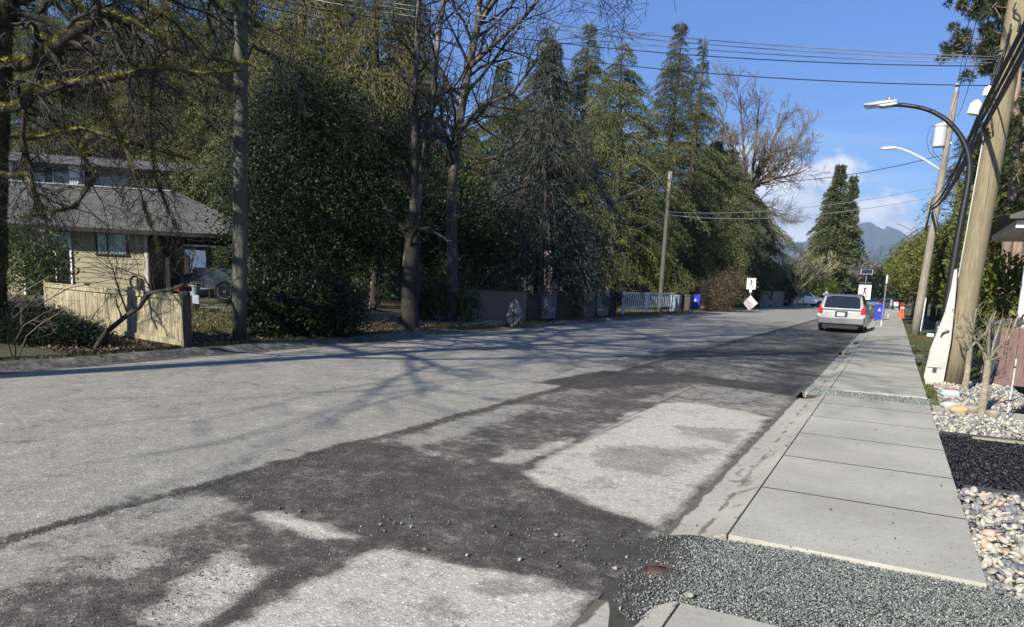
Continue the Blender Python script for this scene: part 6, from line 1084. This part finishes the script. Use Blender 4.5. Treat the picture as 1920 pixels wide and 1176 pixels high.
bin_('blue wheeled bin on the left roadside beside the low wooden box', 1303, 586, 55, M['blue'], .15, 1.2)
bin_('blue wheeled bin standing in the gutter beyond the silver van', 1647, 600, 58, M['blue'], .0, 1.15, group=None, z=ROADZ)
x = P(1316, 586, 59)[0]; root = thing('wooden_box', 'low brown slatted wooden box right of the blue bin', 'box', (x, 59, -.05)); mb = MB()
for k in range(9): mb.box((.12+k*.25, 0, .48), (.22, .04, .9))
mb.build('slats', M['brownfence'], root); mb = MB(); mb.box((1.15, .5, .95), (2.5, 1.1, .06)); mb.build('top', M['darkwall'], root); mb = MB(); mb.box((-.05, .0, .3), (.5, .3, .5)); mb.build('pale_step', M['paletimber'], root)
# pedestrian figure panels
def ped(parent, s, y):
    mb = MB()
    for poly in ([(-.03, .36), (.03, .36), (.045, .40), (.03, .44), (-.03, .44), (-.045, .40)], [(-.05, .34), (.05, .34), (.06, .05), (-.06, .03)], [(-.06, .33), (-.15, .20), (-.20, .10), (-.165, .09), (-.12, .18), (-.04, .27)], [(.05, .33), (.15, .24), (.21, .15), (.185, .12), (.12, .19), (.03, .25)], [(-.06, .06), (-.13, -.18), (-.23, -.36), (-.165, -.38), (-.07, -.2), (.02, .02)], [(0, .05), (.06, -.15), (.13, -.38), (.20, -.37), (.13, -.12), (.06, .06)]):
        mb.prism([(a*s, b*s) for a, b in poly], y-.004, y, 'Y')
    return mb.build('walking_figure', M['signblack'], parent)
def crossing_sign(label, px, pyb, Y, pyt, wpx, s, solar=False, z=0, group='pedestrian crossing signs'):
    x = P(px, pyb, Y)[0]; root = thing('crossing_sign', label, 'sign', (x, Y, z), 0, group); top = P(px, pyt, Y)[2]-z
    mb = MB(); mb.tube([(0, .04, 0), (0, .04, top)], .035, 8); mb.build('post', M['galv'], root); zc_ = top-.5*s-(.9 if solar else .0)
    mb = MB(); mb.bbox((0, -.012, zc_), (.75*s, .012, .95*s), b=.001); pn = mb.build('panel', M['signwhite'], root); f = ped(pn, .9*s, -.02); f.location = (0, 0, zc_-.0)
    if solar:
        mb = MB(); mb.box((0, 0, top+.05), (.85, .5, .05), rx=R(50)); fr = mb.build('solar_frame', M['galv'], root); mb = MB(); mb.box((0, -.022, top+.07), (.72, .40, .04), rx=R(50)); mb.build('solar_panel', M['solar'], fr); mb = MB(); mb.box((0, 0, zc_+.62*s), (.8, .12, .10)); mb.build('flasher_bar', M['charcoal'], root)
    return root
crossing_sign('white pedestrian crossing sign with a solar panel on top, rising behind the silver van', 1614, 610, 62, 511, 0, 1.15, True, z=ROADZ)
rt = crossing_sign('pedestrian crossing sign on the left roadside in front of the dark house', 1404, 583, 66, 521, 0, 1.0, False, z=-.05)
mb = MB(); mb.bbox((0, -.02, 1.75), (.2, .05, .42), b=.01); mb.build('push_button_box', M['signwhite'], rt)
x, y = P(1405, 585, 64)[0], 64; root = thing('construction_sign', 'pale diamond shaped construction sign leaning at the foot of the left crossing sign', 'sign', (x, y, -.05)); mb = MB(); s_ = .62; mb.prism([(0, .02), (s_, .66), (0, 1.3), (-s_, .66)], -.01, .01, 'Y'); p_ = mb.build('panel', M['signback'], root); mb = MB(); mb.box((0, -.02, .66), (.03, .02, 1.2)); mb.tube([(-.42, -.02, .55), (.4, -.02, .78)], .012, 5); mb.build('cross_brace', M['galv'], p_)
for s in (-1, 1): mb = MB(); mb.tube([(s*.1, .03, .6), (s*.35, .5, 0)], .018, 5); mb.build('leg', M['galv'], root)
x, y, _ = G(962, 616, -.08); root = thing('folding_road_sign', 'grey fabric road sign on a folding tripod in front of the brown stucco wall', 'sign', (x, y, -.08), R(25)); mb = MB(); mb.prism([(-.05, .03), (.36, .48), (.15, .95), (.0, 1.12), (-.12, .9), (-.28, .4)], -.012, .012, 'Y'); mb.build('fabric_panel', M['signfabric'], root)
mb = MB(); mb.tube([(0, -.03, .1), (0, -.03, 1.15)], .016, 6); mb.tube([(-.25, -.03, .45), (.32, -.03, .5)], .012, 6); mb.build('frame', M['black'], root)
for a, b in ((-.55, -.3), (.5, -.35), (-.3, .4), (.4, .4)): mb = MB(); mb.tube([(0, -.03, .55), (a*.5, b*.5, .28), (a, b, 0)], .013, 5); mb.build('leg', M['black'], root)
x, Y = P(1547, 572, 108)[0], 108; root = thing('warning_sign', 'small white diamond sign on a post just left of the van roof', 'sign', (x, Y, ROADZ)); zt = P(1547, 545, Y)[2]-ROADZ; mb = MB(); mb.tube([(0, .03, 0), (0, .03, zt)], .04, 6); mb.build('post', M['galv'], root); mb = MB(); mb.prism([(0, zt-.95), (.45, zt-.48), (0, zt), (-.45, zt-.48)], -.01, .01, 'Y'); mb.build('panel', M['signwhite'], root); mb = MB(); mb.box((-.08, 0, zt-1.25), (.5, .02, .4)); mb.build('tab', M['signwhite'], root)
# sidewalk sign posts
def signpost(label, px, pyb, Y, pyt, lean):
    x, _, _ = P(px, pyb, Y); root = thing('parking_sign', label, 'sign', (x, Y, 0), 0, 'parking signs on the sidewalk'); h = P(px, pyt, Y)[2]; mb = MB(); mb.tube([(0, 0, 0), (lean*.5, 0, h*.55), (lean, 0, h)], .03, 8); mb.build('post', M['galv'], root); mb = MB(); mb.bbox((lean, .04, h-.22), (.10, .30, .46), b=.004); mb.build('panel', M['galv'], root); mb = MB(); mb.lathe([(.06, 0), (.05, .25), (.035, .3)], (0, 0, 0), 10); mb.build('base', M['offwhite'], root)
yy = G(1652, 611, 0)[1]; signpost('near thin sign post at the curb edge right of the silver van', 1652, 611, yy, 516, .02)
yy = G(1665, 596, 0)[1]; signpost('farther leaning sign post at the curb beside the blue bin', 1665, 596, yy, 562, .10)
def bollard(label, px, Y):
    x = P(px, 590, Y)[0]; root = thing('orange_bollard', label, 'bollard', (x, Y, 0), 0, 'orange bollards on the sidewalk'); mb = MB(); mb.lathe([(.2, 0), (.2, .06), (.085, .10), (.07, 1.15), (.03, 1.22)], (0, 0, 0), 14); mb.build('tube', M['orange'], root); mb = MB(); mb.lathe([(.082, .75), (.08, .86)], (0, 0, 0), 14); mb.build('reflective_band', M['signwhite'], root)
bollard('left orange bollard at the shaded end of the sidewalk', 1688.5, 66); bollard('right orange bollard at the shaded end of the sidewalk', 1693, 66)
# dark house with carport in the distance
def dark_house():
    A, B = P(1372, 580, 74), P(1480, 576, 100); ang = math.atan2(B[1]-A[1], B[0]-A[0]); L = math.hypot(B[0]-A[0], B[1]-A[1]); root = thing('dark_house', 'low dark house with a grey roof and deep open carport behind the left crossing sign', 'house', (A[0], A[1], 0), ang)
    mb = MB(); mb.box((L*.5, 7, 1.3), (L, 6, 2.7)); mb.build('wall', M['darkwall'], root); mb = MB(); mb.prism([(1.2, 2.6), (10.5, 2.6), (10.5, 2.8), (5.8, 3.9), (1.2, 2.8)], -.5, L+.3, 'X'); mb.build('roof', M['darkroof'], root); mb = MB(); mb.box((L*.85, 1.7, 2.45), (.15, .3, .35)); mb.build('eave_bracket', M['galv'], root)
    for a in (0.3, L*.33, L*.66, L-.3): mb = MB(); mb.box((a, 1.9, 1.3), (.15, .15, 2.6)); mb.build('carport_post', M['darkwall'], root)
dark_house()
for i, (a, b, Ya, Yb, lb) in enumerate(((1424, 1442, 80, 85, 'first pale board fence panel beside the dark house carport'), (1446, 1468, 86, 93, 'second pale board fence panel farther along the dark house'))):
    A, B = P(a, 578, Ya), P(b, 578, Yb); board_fence('board_fence', lb, A, B, 1.75, M['oldwood'], bw=.4, posts=(0, 1), cap=False, group='fence panels at the dark house')
# teal tarp shed, pale trunk, pale walls behind the laurels
x, Y = P(700, 550, 40)[0], 40; root = thing('teal_shed', 'bright teal tarpaulin shelter glimpsed behind the multi stemmed trunk', 'shelter', (P(765, 548, 38)[0], 38, .15), R(20)); mb = MB(); mb.box((0, 0, .55), (4.6, 2, 1.3)); mb.build('tarp_wall', M['teal'], root); mb = MB(); mb.prism([(-2.5, 1.21), (2.5, 1.21), (0, 1.5)], -1.1, 1.1, 'Y'); mb.build('tarp_roof', M['teal'], root)
mb = MB(); mb.box((2.35, -1.05, .55), (.07, .07, 1.3)); mb.build('pole', M['offwhite'], root)
x, Y = P(905, 520, 40)[0], 40; root = thing('pink_house', 'pale pinkish house wall glimpsed through the branches above the stucco wall', 'house', (x, 42, 0), R(25)); mb = MB(); mb.box((0, 0, 2.0), (7, 4, 4)); mb.build('wall', M['pinkwall'], root); mb = MB(); mb.prism([(-4, 4.0), (4, 4.0), (0, 5.6)], -2.6, 2.6, 'Y'); mb.build('roof', M['darkroof'], root); mb = MB(); mb.box((-1.3, -2.02, 1.9), (1.2, .05, 1.1)); mb.build('window', M['glass'], root)
root = thing('ivy_tree', 'pale pinkish tree trunk with ivy left of the teal shelter', 'tree', (P(703, 568, 27)[0], 27, 0)); mb = MB(); mb.tube([(0, 0, -.1), (.02, 0, 1), (-.05, 0, 3), (0, 0, 7)], [.3, .22, .2, .15], 12); mb.build('trunk', M['pinebark'], root, smooth=True); rr = np.random.default_rng(8); n = 2500; C = np.column_stack([rr.normal(size=(n, 2))*.28, rr.random(n)*6.5+.5]); leaves('crown', C, rr.normal(size=(n, 3)), .12, .08, rr.random(n), M['holly'], rr, root)
# driveway gravel on the left, leaf litter, grass tufts
mb = MB(); a = [D(345, 566, 26), D(560, 570, 26), D(600, 560, 40), D(250, 556, 36)]; poly = [(p[0], p[1]) for p in a]
def sheet(name, poly, mat, dz, kind='structure'):
    xs = [p[0] for p in poly]; ys = [p[1] for p in poly]; X, Y = np.meshgrid(np.arange(min(xs), max(xs)+.5, .5), np.arange(min(ys), max(ys)+.5, .5)); Z = np.vectorize(hz)(X, Y)+dz; k = X.shape[1]; i, j = np.meshgrid(np.arange(k-1), np.arange(X.shape[0]-1)); c = polysd((X[:-1, :-1]+.25), (Y[:-1, :-1]+.25), poly) > 0; a = (j*k+i)[c]; tag(link(name, npmesh(name, np.stack([X.ravel(), Y.ravel(), Z.ravel()], 1), np.stack([a, a+1, a+k+1, a+k], 1), 4), mat), kind=kind)
sheet('driveway', poly, M['driveway'], .035)
a = [G(640, 606, 0), G(960, 606, 0), G(930, 594, 0), G(690, 588, 0)]; sheet('side_driveway', [(p[0], p[1]) for p in a], M['driveway'], .03)
def scatter(name, poly, n, seed, mat, ln, w, up, tint=1.0):
    r = np.random.default_rng(seed); p = gpts(n, poly, seed); z = np.array([hz(x, y) if x < -12 else (-.012 if name.startswith('scattered') else -.04) for x, y in p]); C = np.column_stack([p, z+.02]); d = np.column_stack([r.normal(size=(n, 2)), np.abs(r.normal(size=n))*up]); tag(leaves(name, C, d, ln*(.5+r.random(n)), w, r.random(n)**tint, mat, r), kind='stuff')
lit = [(-12.75, 8), (-12.75, 20), (-15, 27), (-22, 20), (-20, 9)]
scatter('fallen_leaves', lit, 26000, 61, M['litter'], .06, .045, .35, 1.5)
scatter('scattered_dry_leaves', [(SWL-.3, 4.9), (SWR, 4.9), (SWR, 16), (SWL-.3, 16)], 30, 96, M['litter'], .035, .018, .2)
scatter('verge_grass', [(-12.4, 5), (-12.9, 5), (-13.4, 14), (-13.2, 36), (-12.5, 36)], 16000, 62, M['grass'], .07, .012, 2.0)
scatter('yard_grass', [(-14.6, 12.5), (-18.5, 21), (-24, 24), (-30, 20), (-20, 13)], 16000, 63, M['grass'], .09, .02, 2.0)
scatter('far_verge_grass', [(-12.6, 36), (-13.4, 36), (-13.6, 75), (-12.5, 75)], 6000, 64, M['grass'], .12, .04, 1.6)
# ------------------------------------------------------------------ mountains
def hills(name, prof, Y, mat, seed, depth=1200):
    r = np.random.default_rng(seed); xs = [P(px, 500, Y)[0] for px, _ in prof]; zs = [P(px, py, Y)[2] for px, py in prof]; X = np.linspace(xs[0], xs[-1], 260); Zt = np.interp(X, xs, zs)+np.interp(X, np.linspace(xs[0], xs[-1], 90), r.normal(size=90))*7
    rows = [(-.9, 0.0), (-.6, .25), (-.35, .5), (-.18, .74), (-.08, .9), (0, 1), (.3, .6), (.9, 0)]; V = []
    for dy, f in rows:
        jag = r.normal(size=260)*12*(0 < f < 1); V += [(x, Y+dy*depth+jg*4, max(-5, z*f+jg)) for x, z, jg in zip(X, Zt, jag)]
    k = 260; Fc = [(j*k+i, j*k+i+1, (j+1)*k+i+1, (j+1)*k+i) for j in range(len(rows)-1) for i in range(k-1)]; tag(link(name, npmesh(name, V, Fc, 4), mat, smooth=True), kind='structure')
hills('far_mountain', [(900, 500), (1100, 490), (1300, 478), (1440, 466), (1480, 456), (1560, 440), (1600, 420), (1622, 415), (1632, 421), (1650, 430), (1653, 423), (1662, 425), (1680, 432), (1700, 444), (1740, 462), (1800, 480), (2000, 500)], 5200, M['forest'], 71)
hills('near_hill', [(1200, 520), (1380, 500), (1440, 492), (1520, 486), (1600, 478), (1650, 464), (1690, 444), (1720, 438), (1760, 444), (1850, 452), (2000, 500)], 3600, M['forest'], 72, 800)
# ------------------------------------------------------------------ haze
hm = bpy.data.materials.new('haze'); hm.use_nodes = True; hn = hm.node_tree; hn.nodes.clear(); ho = hn.nodes.new('ShaderNodeOutputMaterial'); hv = hn.nodes.new('ShaderNodeVolumePrincipled'); hv.inputs['Color'].default_value = (0.55, 0.72, 1, 1); hv.inputs['Density'].default_value = 0.00011; hn.links.new(hv.outputs[0], ho.inputs['Volume'])
mb = MB(); mb.box((0, 3500, 348), (17000, 9400, 700+4)); hz_ = mb.build('haze', hm, kind) if False else mb.build('haze', hm); tag(hz_, kind='stuff')
